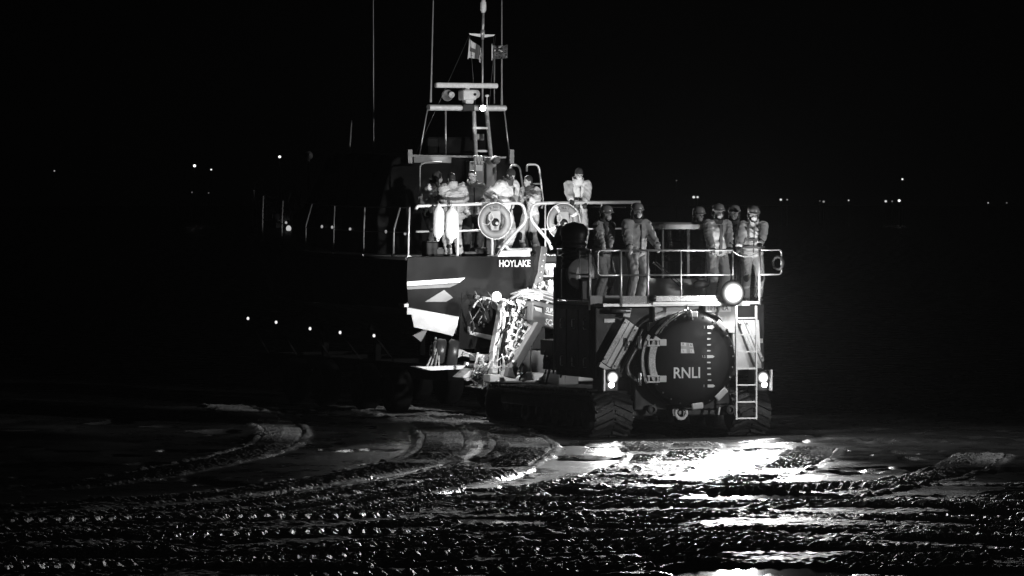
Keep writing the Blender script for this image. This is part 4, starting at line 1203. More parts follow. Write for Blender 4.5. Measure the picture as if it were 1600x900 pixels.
# chassis: two long rails, cross beams, cradle posts, wheels
mb = MB()
for s in (-1, 1):
    mb.b2((s * 1.15 - .12, .9, .75), (s * 1.15 + .12, 12.0, 1.05))
for y_ in (1.0, 3.5, 6.5, 9.5, 11.7): mb.b2((-1.03, y_, .76), (1.03, y_ + .22, 1.04))
CHP = mat('chassis_paint', .006, .7, var=.2, spec=.04)
ch = mb.build('chassis', CHP, Cg, bevel=.02)
for s in (-1, 1):
    for y_ in (2.0, 5.0, 8.0):
        mb = MB(); mb.bar((s * 1.15, y_, 1.05), (s * 1.15, y_, 1.72), .14, .14, up=(0, 1, 0)); mb.bar((s * .75, y_, 1.58), (s * 1.35, y_, 1.78), .2, .12); mb.build('cradle_arm', CHP, Cg, bevel=.02)
    for y_ in (3.2, 4.9, 7.2, 8.9):
        mb = MB(); mb.lathe([(.05, -.2), (.42, -.2), (.5, -.14), (.5, .14), (.42, .2), (.25, .2), (.22, .1), (.02, .1)], (s * 1.45, y_, .5), (s, 0, 0), 28); mb.build('wheel', WHEELM, Cg)
MK = emit('marker_glow', 1.0)
for px, py in [(388, 497.5), (432, 503.5), (485, 513.5), (532, 519.5), (585, 524.5)]:
    c = BF.x(px, py, -1.72)
    mb = MB(); mb.lathe([(.034, 0), (.034, .02), (.01, .035)], c, (-1, -.3, 0), 12); mk = mb.build('marker_lamp', MK, Cg)
    mb = MB(); mb.bar(c + Vector((.02, 0, -.02)), (c.x + .5, c.y, 1.02), .03, .03, up=(0, 1, 0)); mb.build('marker_post', CHP, mk)
def ct(px, py, y): return BF.y(px, py, y)
# roller bank at the near side
mb = MB(); c = ct(700, 550, -.3)
ax = Vector((.85, -.35, -.12)).normalized()
for k, r in ((-.16, .25), (.10, .27)):
    mb.lathe([(.05, -.11), (r - .04, -.11), (r, -.07), (r, .07), (r - .04, .11), (.05, .11)], c + ax * k, ax, 28)
rol = mb.build('keel_roller', mat('roller_rubber', .03, .35, var=.2, vscale=10), Cg)
mb = MB(); h = ct(680, 548, -.36)
mb.lathe([(.20, 0), (.20, .05), (.10, .06), (.10, .12), (.02, .12)], h, -ax, 24)
for k in range(8):
    a = k * math.pi / 4; u = ax.cross(Vector((0, 0, 1))).normalized(); v_ = ax.cross(u)
    p = h - ax * .05 + (u * math.cos(a) + v_ * math.sin(a)) * .145; mb.cyl(p, p - ax * .05, .02, n=8)
mb.build('hub_flange', DKSTEEL, rol)
mb = MB()
for px in (667, 673, 680, 686): mb.bar(ct(px, 572, -.45), ct(682 + (px - 674) * .35, 545, -.42), .03, .03)
mb.torus(h - ax * .02, .26, .02, ax, 20, 6, D2R(-80), D2R(90)); mb.build('roller_bracket', GALV, rol)
mb = MB(); mb.prism([ct(650, 573, -.5), ct(728, 571, -.5), ct(722, 577, -.5), ct(672, 579, -.5)], (0, .35, 0)); mb.build('roller_shelf', WHITE_ROUGH, rol, bevel=.006)
mb = MB(); mb.prism([ct(716, 545, -.2), ct(727, 548, -.2), ct(722, 556, -.2), ct(714, 560, -.2)], (0, .2, 0)); mb.bar(ct(722, 552, -.2), ct(760, 562, -.2), .12, .1); mb.build('roller_arm', GREYP, rol, bevel=.01)
mb = MB(); mb.prism([ct(645, 524, .1), ct(662, 516, .1), ct(668, 516, .1), ct(658, 534, .1)], (0, .1, 0)); mb.build('guide_horn', DKGREY, Cg)
# front cross tray with fittings
mb = MB(); mb.prism([ct(722, 590, -.8), ct(737, 577, -.8), ct(752, 575, -.8), ct(734, 592, -.8)], (0, .5, 0)); mb.prism([ct(727, 593, -.85), ct(748, 579, -.85), ct(751, 582, -.85), ct(731, 596, -.85)], (0, .1, 0)); mb.build('ramp_plate', WHITE, Cg, bevel=.006)
mb = MB(); mb.prism([ct(746, 553, -.7), ct(769, 554, -.7), ct(768, 565, -.7), ct(746, 564, -.7)], (0, .4, 0)); mb.prism([ct(743, 569, -.75), ct(770, 570, -.75), ct(770, 575, -.75), ct(743, 574, -.75)], (0, .4, 0)); mb.build('pad_block', WHITE_ROUGH, Cg, bevel=.01)
mb = MB()
for k in range(14):
    a = ct(random.uniform(744, 768), random.uniform(577, 594), -1.0); d = Vector((random.uniform(-.14, .14), random.uniform(-.1, .1), random.uniform(-.14, .14)))
    mb.tube(smooth_pts([a, a + d * .5 + Vector((0, -.03, .04)), a + d]), random.choice((.012, .02, .03)), 8)
mb.build('winch_fittings', GALV, Cg)
rw = random.Random(11)
for k in range(30):
    a = ct(rw.uniform(728, 772), rw.uniform(556, 602), -1.05 + rw.uniform(-.15, .2)); d = Vector((rw.uniform(-1, 1), rw.uniform(-.4, .4), rw.uniform(-.7, .7))).normalized() * rw.uniform(.08, .22)
    mb = MB()
    if k % 3 == 0: mb.tube(smooth_pts([a - d, a + Vector((0, -.05, .06)), a + d]), rw.choice((.014, .02, .028)), 7)
    elif k % 3 == 1: mb.bar(a - d, a + d, .04, .02)
    else: mb.box(a, (rw.uniform(.05, .14), .1, rw.uniform(.04, .1)), Euler((0, rw.uniform(-.5, .5), 0)))
    mb.build(('hose', 'link_bar', 'clamp')[k % 3], (GALV, WHITE_ROUGH, DKGREY, WHITE)[k % 4], Cg)
mb = MB(); mb.prism([ct(742, 602, -1), ct(752, 596, -1), ct(768, 590, -1), ct(766, 600, -1), ct(756, 606, -1)], (0, .3, 0)); mb.build('winch_guard', GREYP, Cg, bevel=.01)
mb = MB(); mb.prism([ct(735, 603, -1), ct(756, 604, -1), ct(750, 606.5, -1), ct(736, 605, -1)], (0, .3, 0)); mb.build('skid_plate', WHITE_ROUGH, Cg)
# base beam
mb = MB(); mb.prism([ct(766, 585, -1.6), ct(810, 586, -1.6), ct(815, 583, -1.6), ct(850, 582.5, -1.6), ct(846, 594, -1.6), ct(766, 597, -1.6)], (0, .35, 0)); mb.build('base_beam', WHITE, Cg, bevel=.01)
mb = MB(); mb.lathe([(.09, 0), (.09, .02), (.02, .03)], ct(817, 590, -1.62), (0, -1, 0), 20); mb.build('beam_pin', GREYP, Cg)
# white tower and its pipes
mb = MB(); mb.bar(ct(788, 468, -.9), ct(772, 552, -1.1), .15, .2, up=(0, 1, 0)); mb.bar(ct(772, 552, -1.1), ct(770, 592, -1.2), .13, .2, up=(0, 1, 0)); tw = mb.build('tower_arm', WHITE, Cg, bevel=.015)
mb = MB()
for k in range(6):
    dx = k * 4.2
    mb.tube(smooth_pts([ct(840 + dx * .3, 456 + k * 1.2, -1.5), ct(816 + dx * .5, 461 + k, -1.5), ct(803 + dx * .35, 474 + k, -1.4), ct(793 + dx * .4, 520, -1.3), ct(784 + dx * .5, 560, -1.3), ct(780 + dx * .9, 588, -1.3)]), (.03, .022, .028, .016, .024, .018)[k], 8)
mb.build('hydraulic_pipes', WHITE, tw)
mb = MB()
for k in range(4):
    mb.tube(smooth_pts([ct(800 + k * 6, 462, -1.6), ct(792 + 4 * k, 470, -1.6), ct(790 + 4 * k, 500, -1.5), ct(781 + 3 * k, 556, -1.4), ct(778 + 6 * k, 588, -1.3)]), .013, 6)
mb.build('control_hose', BLACKP, tw)
# openwork step frame
mb = MB()
F0, F1, F2, F3 = (807, 490), (833, 500), (813, 552), (790, 540)
def fr(u, v):
    x_ = (F0[0] * (1 - u) + F1[0] * u) * (1 - v) + (F3[0] * (1 - u) + F2[0] * u) * v
    y_ = (F0[1] * (1 - u) + F1[1] * u) * (1 - v) + (F3[1] * (1 - u) + F2[1] * u) * v
    return ct(x_, y_, -1.55)
for v in (0, .2, .4, .6, .8, 1): mb.bar(fr(0, v), fr(.95, v), .045, .045)
for u in (0, .45, .95): mb.bar(fr(u, 0), fr(u, 1), .035, .05)
mb.build('step_frame', WHITE, tw, bevel=.005)
mb = MB()
for (p, r) in [((805, 488), .10), ((825, 505), .08), ((800, 540), .09), ((806, 552), .10)]:
    mb.box(ct(*p, -1.5), (r * 2, .15, r * 1.6)); 
mb.capsule(ct(800, 552, -1.5), ct(796, 580, -1.5), .03); mb.capsule(ct(816, 556, -1.5), ct(800, 582, -1.5), .025)
mb.build('valve_block', WHITE_ROUGH, tw, bevel=.015)
mb = MB()
for k in range(10):
    a = ct(random.uniform(775, 800), random.uniform(560, 592), -1.45); d = Vector((random.uniform(-.12, .12), random.uniform(-.08, .08), random.uniform(-.14, .14)))
    mb.tube(smooth_pts([a, a + d * .5 + Vector((0, -.05, 0)), a + d]), random.choice((.012, .02)), 8)
mb.build('pipe_fittings', GALV, tw)
for nm, cnt, (xa, xb, ya, yb_), yd, m_, big in [('hose', 30, (778, 832, 466, 590), -1.5, WHITE, .20), ('valve', 30, (780, 832, 470, 592), -1.6, WHITE_ROUGH, .10), ('cable', 16, (776, 836, 458, 590), -1.65, BLACKP, .16), ('pipe_bracket', 14, (840, 868, 440, 470), -1.9, WHITE_ROUGH, .10), ('jet_pipe', 9, (740, 764, 468, 505), -.45, DKSTEEL, .24), ('jet_valve', 7, (730, 768, 464, 520), -.25, DKGREY, .08)]:
    for k in range(cnt):
        mb = MB()
        f = random.random(); py = ya + (yb_ - ya) * f; px = (xa + (xb - xa) * random.random()) + (1 - f) * 6 - f * 8
        a = ct(px, py, yd + random.uniform(-.1, .15)); d = Vector((random.uniform(-.5, .5), random.uniform(-.3, .3), random.uniform(-1, 1))).normalized() * big * random.uniform(.5, 1.3)
        if nm in ('valve', 'pipe_bracket', 'jet_valve'):
            if k % 2: mb.box(a, (random.uniform(.04, .11), .06, random.uniform(.04, .10)), Euler((0, random.uniform(-.4, .4), 0)))
            else: mb.cyl(a, a + d * .6, random.choice((.02, .03)), n=10)
        else: mb.tube(smooth_pts([a - d, a - d * .3 + Vector((random.uniform(-.05, .05), -.04, .03)), a + d * .4 + Vector((random.uniform(-.05, .05), -.03, 0)), a + d]), random.choice((.011, .016, .022)), 7)
        mb.build(nm, m_, tw if nm[:3] != 'jet' else B)
# big flexible ducts behind
mb = MB()
for k in range(9):
    c = ct(826 - k * 2, 490 + k * 9, -1.0); mb.ell(c, (.22, .2, .085))
mb.build('bellows_duct', mat('duct_grey', .30, .5, var=.1), Cg)
# painted drawbar arm with lettering
AR = [(832, 473), (836, 470), (880, 480), (905, 488), (905, 520), (880, 516), (842, 508), (832, 500)]
mb = MB(); mb.prism([ct(px, py, -2.0) for px, py in AR], (0, .5, 0)); arm = mb.build('drawbar_arm', CARRIAGE, Cg, bevel=.015)
o = ct(852, 487.5, -2.0); q = ct(880, 494, -2.0); u = (q - o).normalized(); vv = EY.cross(u) * -1
vv = Vector((-u.z, 0, u.x)); 
text('lettering', 'SUPA', (o.x, -2.012, o.z), u, vv, .10, TAPE, arm, width=.215, weight=.02)
o = ct(851, 507, -2.0); text('lettering', 'SC-C', (o.x, -2.012, o.z), u, vv, .125, TAPE, arm, width=.27, weight=.012)
mb = MB(); a = ct(851, 490, -2.0); mb.bar((a.x, -2.01, a.z), (a.x + u.x * .6, -2.01, a.z + u.z * .6), .008, .018, up=(0, 0, 1)); mb.build('underline_stripe', TAPE, arm)
mb = MB(); mb.prism([ct(834, 476, -2.01), ct(849, 480, -2.01), ct(848, 489, -2.01), ct(836, 485, -2.01)], (0, .008, 0)); mb.build('access_recess', BLACKP, arm)
mb = MB(); mb.prism([ct(835, 479, -2.02), ct(847, 482, -2.02), ct(847, 488.5, -2.02), ct(837, 485, -2.02)], (0, .008, 0)); mb.build('access_cover', GREYP, arm)
mb = MB(); mb.bar(ct(842, 506, -2.0), ct(800, 578, -2.0), .16, .2, up=(0, 1, 0)); mb.bar(ct(800, 575, -2.0), ct(796, 590, -2.0), .2, .2, up=(0, 1, 0)); dg_ = mb.build('diagonal_strut', DKGREY, Cg, bevel=.015)
mb = MB(); mb.lathe([(.05, 0), (.05, .03), (.01, .04)], ct(803, 567, -2.12), (0, -1, 0), 16); mb.build('pivot_pin', STEEL, dg_)
mb = MB(); mb.prism([ct(822, 548, -1.7), ct(848, 548, -1.7), ct(866, 582, -1.7), ct(812, 582, -1.7)], (0, .1, 0)); mb.build('skirt_panel', mat('skirt_grey', .10, .5, var=.2), Cg)
mb = MB(); mb.tube(smooth_pts([ct(831, 540, -1.8), ct(829, 560, -1.82), ct(830, 582, -1.8)]), .012, 6); mb.tube([ct(815, 555, -1.8), ct(812, 582, -1.8)], .03, 8); mb.build('skirt_hose', WHITE_ROUGH, Cg)
# hose bundle on top and junction box
mb = MB(); mb.box(ct(840, 461, -1.9), (.18, .16, .18)); mb.box(ct(829, 463, -1.9), (.1, .1, .1)); mb.build('junction_box', WHITE, Cg, bevel=.015)
mb = MB()
for k in range(12):
    y_ = -1.9 + random.uniform(-.1, .2)
    mb.tube(smooth_pts([ct(800 + random.uniform(-3, 8), 462 + random.uniform(-6, 6), y_ + .3), ct(822, 453 + k * 1.0, y_), ct(848, 455 + k * 1.1, y_), ct(872, 462 + k * 1.2, y_)]), random.choice((.014, .02, .026)), 8)
for k in range(8):
    p = ct(random.uniform(822, 868), random.uniform(446, 458), -1.9); mb.cyl(p, p + Vector((random.uniform(-.03, .03), 0, .10)), .018, n=8)
mb.build('hose_bundle', GALV, Cg)
# bolted dark stern post and bright fairlead seen past it
mb = MB(); mb.prism([ct(846, 384, -1.2), ct(856, 386, -1.2), ct(851, 425, -1.2), ct(846, 452, -1.2), ct(831, 452, -1.2), ct(840, 425, -1.2)], (0, .25, 0)); sp = mb.build('stern_post', mat('post_paint', .03, .4, var=.2), Cg, bevel=.012)
for k in range(6):
    p = ct(850 - k * 1.6, 398 + k * 9, -1.2); mb = MB(); mb.lathe([(.018, 0), (.018, .012), (.003, .016)], p + Vector((0, -.002, 0)), (0, -1, 0), 10); mb.build('bolt', GALV, sp)
mb = MB(); mb.prism([ct(852, 412, -1.0), ct(868, 412, -1.0), ct(868, 419, -1.0), ct(852, 419, -1.0)], (0, .3, 0)); mb.prism([ct(850, 430, -1.0), ct(866, 430, -1.0), ct(866, 432.5, -1.0), ct(850, 432.5, -1.0)], (0, .3, 0)); mb.cyl(ct(857, 425, -.95), ct(864, 425, -.95), .06); mb.prism([ct(853, 419, -.9), ct(867, 419, -.9), ct(864, 430, -.9), ct(856, 430, -.9)], (0, .1, 0)); mb.build('fairlead', WHITE_ROUGH, Cg, bevel=.01)
mb = MB(); mb.cyl(ct(860, 438, -.8), ct(860, 460, -.8), .10); mb.build('roller_post', WHITE_ROUGH, Cg)
mb = MB(); mb.prism([ct(843, 405, -1.05), ct(850, 410, -1.05), ct(849, 428, -1.05), ct(842, 427, -1.05)], (0, .05, 0)); mb.build('hinge_plate', GREYP, Cg)
mb = MB(); mb.tube(smooth_pts([ct(848, 394, -.9), ct(850, 398, -.9), ct(854, 397, -.9), ct(859, 399, -.9), ct(868, 398, -.9)]), .022, 8); mb.build('stern_chain', STEEL, Cg)
mb = MB(); mb.prism([ct(846, 401, -.95), ct(870, 400, -.95), ct(870, 408, -.95), ct(850, 409, -.95)], (0, .1, 0)); mb.build('stern_cover', BLACKP, Cg)
# round work lamp on the tower
c = ct(776, 463, -2.3)
mb = MB(); mb.lathe([(.03, .14), (.09, .08), (.105, 0), (.09, 0)], c, (.1, 1, 0), 24); cl_ = mb.build('tower_lamp', DKGREY, Cg)
mb = MB(); mb.lathe([(.09, 0), (.06, .02), (.005, .03)], c, (-.1, -1, 0), 24); mb.build('lens', emit('tower_lamp_glow', 6.0), cl_)
spot('tower_beam', c + Vector((0, -.06, 0)), ct(806, 540, -1.2), 300, 140, .8, .08, Cg)
# unseen lamp added to brighten the name panel and the hose bundle
c = Vector((.98, -1.0, 3.0)); d = (Vector((.15, 0, 2.95)) - c).normalized()
mb = MB(); mb.lathe([(.02, -.09), (.06, -.06), (.075, 0.0), (.065, 0)], c, d, 20); pl_ = mb.build('panel_fill_lamp', DKGREY, Cg)
mb = MB(); mb.lathe([(.065, 0.0), (.04, .012), (.005, .016)], c - d * .003, d, 20); mb.build('lens', emit('panel_fill_glow', 20.0), pl_)
mb = MB(); mb.bar(c - d * .06, (1.05, -1.05, 1.0), .05, .05, up=(0, 1, 0)); mb.build('fill_lamp_post', DKGREY, pl_)
spot('panel_fill_beam', c + d * .04, c + d + Vector((0, 0, -.25)), 42, 150, .6, .05, Cg)
# tongue to the tractor (hidden low between the tracks)
mb = MB(); q0 = Vector((0.2, -1.2, .9)); q1 = BF.I @ TF.w((0, 6.05, .85)); mb.bar(q0, q1, .3, .25); mb.b2((-1.3, -1.0, .78), (1.5, -.6, 1.02)); mb.bar((0.2, -1.2, .9), (0.2, .8, .9), .3, .25); mb.build('drawbar', DKGREY, Cg, bevel=.02)

# ------------------------------------------------------------------ lifebuoys, fenders, flags
def lifebuoy(px, py, y, label, tilt, bands=True):
    c = bt(px, py, y); r = empty('lifebuoy', BF.w(c), BF.yaw)
    tag(r, label, 'lifebuoy', 'lifebuoys on the stern rail')
    Ax = Vector((0, 1, 0))
    mb = MB(); mb.torus((0, 0, 0), .285, .075, (0, 1, 0), 44, 12, squash=.8); ring = mb.build('ring', FLOAT_O, r)
    for a in (tilt, tilt + 90, tilt + 180, tilt + 270) if bands else ():
        mb = MB(); mb.torus((0, 0, 0), .285, .080, (0, 1, 0), 5, 12, D2R(a - 6), D2R(a + 6), squash=.8); mb.build('white_band', WHITE, ring)
    mb = MB(); mb.torus((0, -.02, 0), .375, .010, (0, 1, 0), 44, 6); mb.build('grab_line', WHITE_ROUGH, ring)
    mb = MB(); mb.prism([(-.12, -.03, .21), (.12, -.03, .21), (.13, -.03, .0), (.08, -.03, -.20), (-.08, -.03, -.20), (-.13, -.03, .0)], (0, .08, 0)); pan = mb.build('float_plate', mat('float_plate_grey', .30, .5, var=.15), r, bevel=.02)
    mb = MB(); mb.lathe([(.085, 0), (.085, .012), (.03, .014), (.005, .014)], (.0, -.03, -.03), (0, -1, 0), 20); mb.build('light_socket', BLACKP, pan)
    mb = MB(); mb.ell((.015, -.08, -.05), (.035, .03, .035)); mb.build('float_light', WHITE_ROUGH, pan)
    mb = MB(); mb.box((0, -.035, -.14), (.05, .012, .045)); mb.build('maker_tag', DKGREY, pan)
    # curved letters on the top of the ring
    for k, chx in enumerate('RNLI'):
        a = D2R(90 + 24 - k * 16); e = Vector((math.cos(a), 0, math.sin(a))); u = Vector((math.sin(a), 0, -math.cos(a)))
        o = e * .255 - u * .026 + Vector((0, -.066, 0))
        text('ring_letter', chx, o, u, e, .055, DARKTXT, ring, depth=.003, weight=.02)
    mb = MB(); mb.tube(smooth_pts([(-.12, -.07, .14), (-.17, -.08, .07), (-.13, -.09, .0), (-.07, -.08, .06), (-.11, -.07, .15), (-.18, -.08, .10)]), .016, 6); mb.tube(smooth_pts([(-.3, -.06, -.05), (-.2, -.08, -.08), (-.12, -.06, -.02)]), .008, 6); mb.build('rope_coil', GREYP, r)
    return r
lifebuoy(773, 345, -.06, 'lifebuoy on the stern rail directly above the boat name', 45, False)
lifebuoy(880, 346, -.06, 'lifebuoy hanging below the crewman in the dark cap who leans on the rail', 60)
def fender(px, y0p, y1p, tilt, label):
    a, b_ = bt(px, y0p, -.08), bt(px + tilt, y1p, -.08)
    o = BF.w((a + b_) / 2); L_ = (a - b_).length; r = .118 if px < 695 else .135
    f = empty('fender', o, BF.yaw); f.rotation_euler = (0, (b_.x - a.x) / L_ * -1 * -1, BF.yaw)
    tag(f, label, 'fender', 'fenders on the stern rail')
    h = L_ / 2
    mb = MB(); mb.lathe([(.022, -h), (.035, -h + .03), (.05, -h + .07), (r * .86, -h + .13), (r, -h + .20), (r, h - .19), (r * .86, h - .12), (.05, h - .06), (.035, h - .02), (.02, h)], (0, 0, 0), (0, 0, 1), 24); bod = mb.build('fender_body', FLOAT_W, f)
    for s in (-1, 1):
        mb = MB(); mb.cyl((0, -.04, s * (h - .035)), (0, .04, s * (h - .035)), .012, n=10); mb.build('eyelet', BLACKP, bod)
    mb = MB(); mb.tube([(0, 0, h - .03), (0, .05, h + .05), (0, .1, h + .02)], .008, 6); mb.build('lanyard', GREYP, f)
fender(684, 318, 377, 1.5, 'slimmer white fender, the one nearer the dark bow side')
fender(705, 321, 380, 1, 'fatter white fender in front of the crewman with his back turned')

def flag(name, pole_px, size, y, label, kind):
    o = bt(*pole_px, y); r = empty(name, BF.w(o), BF.yaw)
    tag(r, label, 'flag')
    nx_, nz_ = 26, 16; w_, h_ = size
    def P(i, j):
        u, v = i / nx_, j / nz_
        fold = .10 * math.sin(u * 7.5 + .6) * u ** .7
        drop = (.10 if kind == 0 else -.03) * u * u
        x_ = u * w_ * (.55 if kind == 0 else .92)
        return Vector((x_ + (.10 * v * h_ * (-1 if kind == 0 else .1)), fold * 1.4, -v * h_ - drop - (.35 * u * w_ * (1 - v) if kind == 0 else 0)))
    me = MB()
    for i in range(nx_):
        for j in range(nz_):
            u, v = (i + .5) / nx_, (j + .5) / nz_
            if kind == 0:
                m = 1 if (abs(u - .5) < .10 or abs(v - .5) < .14) else 0
                if u < .06: m = 0
            else:
                m = 1
                if u < .07: m = 0
                elif u < .5 and v < .5:
                    U, V = (u - .07) / .43, v / .5
                    m = 1
                    if abs(U - .5) < .12 or abs(V - .5) < .14: m = 2
                    elif abs(abs(U - .5) - abs(V - .5)) < .09: m = 0
                elif .72 < u < .92 and .56 < v < .92: m = 0 if abs(v - .74) > .05 else 1
            me.mi = m; me.add([P(i, j), P(i + 1, j), P(i + 1, j + 1), P(i, j + 1)], [(0, 1, 2, 3)], True)
    cl = me.build('flag_cloth', [mat('white_bunting', .65, .7), mat('dim_bunting', .10, .7), mat('dark_bunting', .02, .7)], r)
    s = cl.modifiers.new('solid', 'SOLIDIFY'); s.thickness = .004
    bm = bmesh.new(); bm.from_mesh(cl.data); bmesh.ops.remove_doubles(bm, verts=bm.verts, dist=1e-4); bm.to_mesh(cl.data); bm.free()
    mb = MB(); mb.tube([P(0, 0) + Vector((-.008, 0, .03)), P(0, nz_) + Vector((-.008, 0, -.03))], .010, 6); mb.build('hoist_rope', WHITE_ROUGH, r)
    if kind == 0:
        c = P(3, 12) + Vector((.005, -.03, -.06))
        text('flag_letter', 'L', P(5, 14) + Vector((0, -.02, 0)), EX, EZ, .085, DARKTXT, r, depth=.003)
flag('house_flag', (734.5, 61), (.62, .40), my + .03, 'white flag with dark cross hanging from the left end of the yard', 0)
flag('ensign', (769, 71), (.46, .29), my + .03, 'dark ensign with small crossed canton flying beside the mast top', 1)

# ------------------------------------------------------------------ lamps on the far shore
def shore_lamp(px, py, dist, r, strength, label):
    d = ray(px, py); p = CAMV + d * (dist / d.y)
    o = empty('shore_lamp', (p.x, p.y, 0)); tag(o, label, 'lamp post', 'lamps along the far shore')
    mb = MB(); mb.cyl((0, 0, -.2), (0, 0, max(.5, p.z - r)), .06, .04, 8); mb.build('post', BLACKP, o)
    mb = MB(); mb.ell((0, 0, p.z), (r * 1.1, r, r), nu=12, nv=8); mb.build('lantern', emit('lantern_glow_%d' % int(strength * 10), strength), o)
LAMPS = [(304, 259, .30, 3, 'brightest lamp high on the dark far shore, left of the boat bow'), (330, 265, .20, 1.2, 'dimmer high lamp close beside the brightest one left of the boat'),
 (85, 267, .17, .4, 'lone faint lamp nearest the left edge of the photo'), (437, 245, .30, 2, 'bright lamp just above the boat bow'),
 (300, 300.5, .17, .12, 'faint low lamp below the brightest left lamp'), (326, 301.5, .15, .05, 'faintest low lamp below the paired left lamps'),
 (1057, 282, .17, .04, 'very faint lamp above the cab roof'), (1084, 308, .30, .9, 'lamp just behind the helmet of the man by the cab'), (1090, 308, .25, .8, 'lamp touching the gap between two helmets by the cab'),
 (1220, 312, .26, .9, 'first shore lamp right of the tractor crew'), (1230, 312, .18, .3, 'dim companion beside the first lamp right of the crew'),
 (1281, 314, .15, .12, 'dim left lamp of the faint pair in the middle right'), (1287, 315, .24, .35, 'brighter right lamp of the faint pair in the middle right'),
 (1326, 313, .18, .7, 'single small lamp between two groups on the right shore'), (1384, 314.5, .26, .8, 'left lamp of the three in a row on the right'),
 (1394, 314.5, .18, .18, 'dim middle lamp of the three in a row on the right'), (1405, 313.5, .30, 1.6, 'brightest lamp of the three in a row on the right'),
 (1410, 280, .22, 1.2, 'lone high lamp above the row on the right'), (1544, 317, .16, .5, 'small lamp near the right edge, left of a faint one'), (1573, 317, .18, .10, 'faint lamp nearest the right edge')]
for px, py, r, s, lb in LAMPS: shore_lamp(px, py, 900, r * .8, s * .8, lb)
# ------------------------------------------------------------------ people
SKIN = mat('skin', .36, .5, var=.08, vscale=30)
HAIRM = mat('dark_hair', .015, .55, bump=.4, bscale=90)
def cloth(name, g, strong=.9, sc=9):
    return mat(name, g, .72, var=.08, vscale=7, bump=strong, bscale=sc, stretch=(1, 1, .55))
J_PALE = cloth('pale_oilskin', .55); J_MID = cloth('mid_oilskin', .36); J_YEL = cloth('drab_oilskin', .30)
TR_DARK = cloth('dark_trousers', .03); TR_PALE = cloth('pale_trousers', .34); TR_MID = cloth('mid_trousers', .22)
BOOTM = mat('rubber_boot', .03, .4); GLOVEM = mat('dark_glove', .02, .6, bump=.4, bscale=40)
HELMM = mat('helmet_shell', .22, .22, coat=.5); HELMS = mat('helmet_stripe', .6, .3)
VISOR = mat('helmet_visor', .03, .1, coat=1.0)
MASKM = mat('pale_face_mask', .62, .7, bump=.3, bscale=30); MASKD = mat('dark_face_mask', .05, .7)
BAND = mat('reflective_band', .13, .35, metal=.4)
COLLARM = cloth('collar_lining', .05)
EYEM = mat('eye', .02, .1)
BEANIE = mat('knit_cap', .02, .9, bump=.6, bscale=60)

def ik(a, target, l0, l1, hint):
    a, t_ = Vector(a), Vector(target); d = t_ - a; L = d.length
    mx = (l0 + l1) * .995
    if L > mx: t_ = a + d * (mx / L); d = t_ - a; L = mx
    x = (l0 * l0 - l1 * l1 + L * L) / (2 * L); h = math.sqrt(max(0, l0 * l0 - x * x))
    n = d.normalized(); hv = Vector(hint); hv = hv - n * hv.dot(n)
    if hv.length < 1e-4: hv = Vector((0, 1, 0))
    return a + n * x + hv.normalized() * h, t_

def wrinkle(ob, amp, seed, sc=1.0):
    me = ob.data; n = len(me.vertices)
    co = np.empty(n * 3, np.float32); no = np.empty(n * 3, np.float32)
    me.vertices.foreach_get('co', co); me.vertices.foreach_get('normal', no)
    co = co.reshape(-1, 3); no = no.reshape(-1, 3)
    r = np.random.RandomState(seed); f = np.zeros(n)
    for k in range(9):
        d = r.normal(size=3) * np.array([.8, .8, 1.3]); d /= np.linalg.norm(d)
        w = r.uniform(38, 105) * sc
        warp = 1.3 * np.sin(co @ r.normal(size=3) * 9 + r.uniform(0, 6))
        s = np.sin(co @ d * w + r.uniform(0, 6) + warp)
        m = .5 + .5 * np.sin(co @ r.normal(size=3) * 8 + r.uniform(0, 6))
        f += np.sign(s) * np.abs(s) ** .8 * m
    co = co + no * (f * amp / 2.6)[:, None]
    me.vertices.foreach_set('co', co.ravel().astype(np.float32)); me.update()

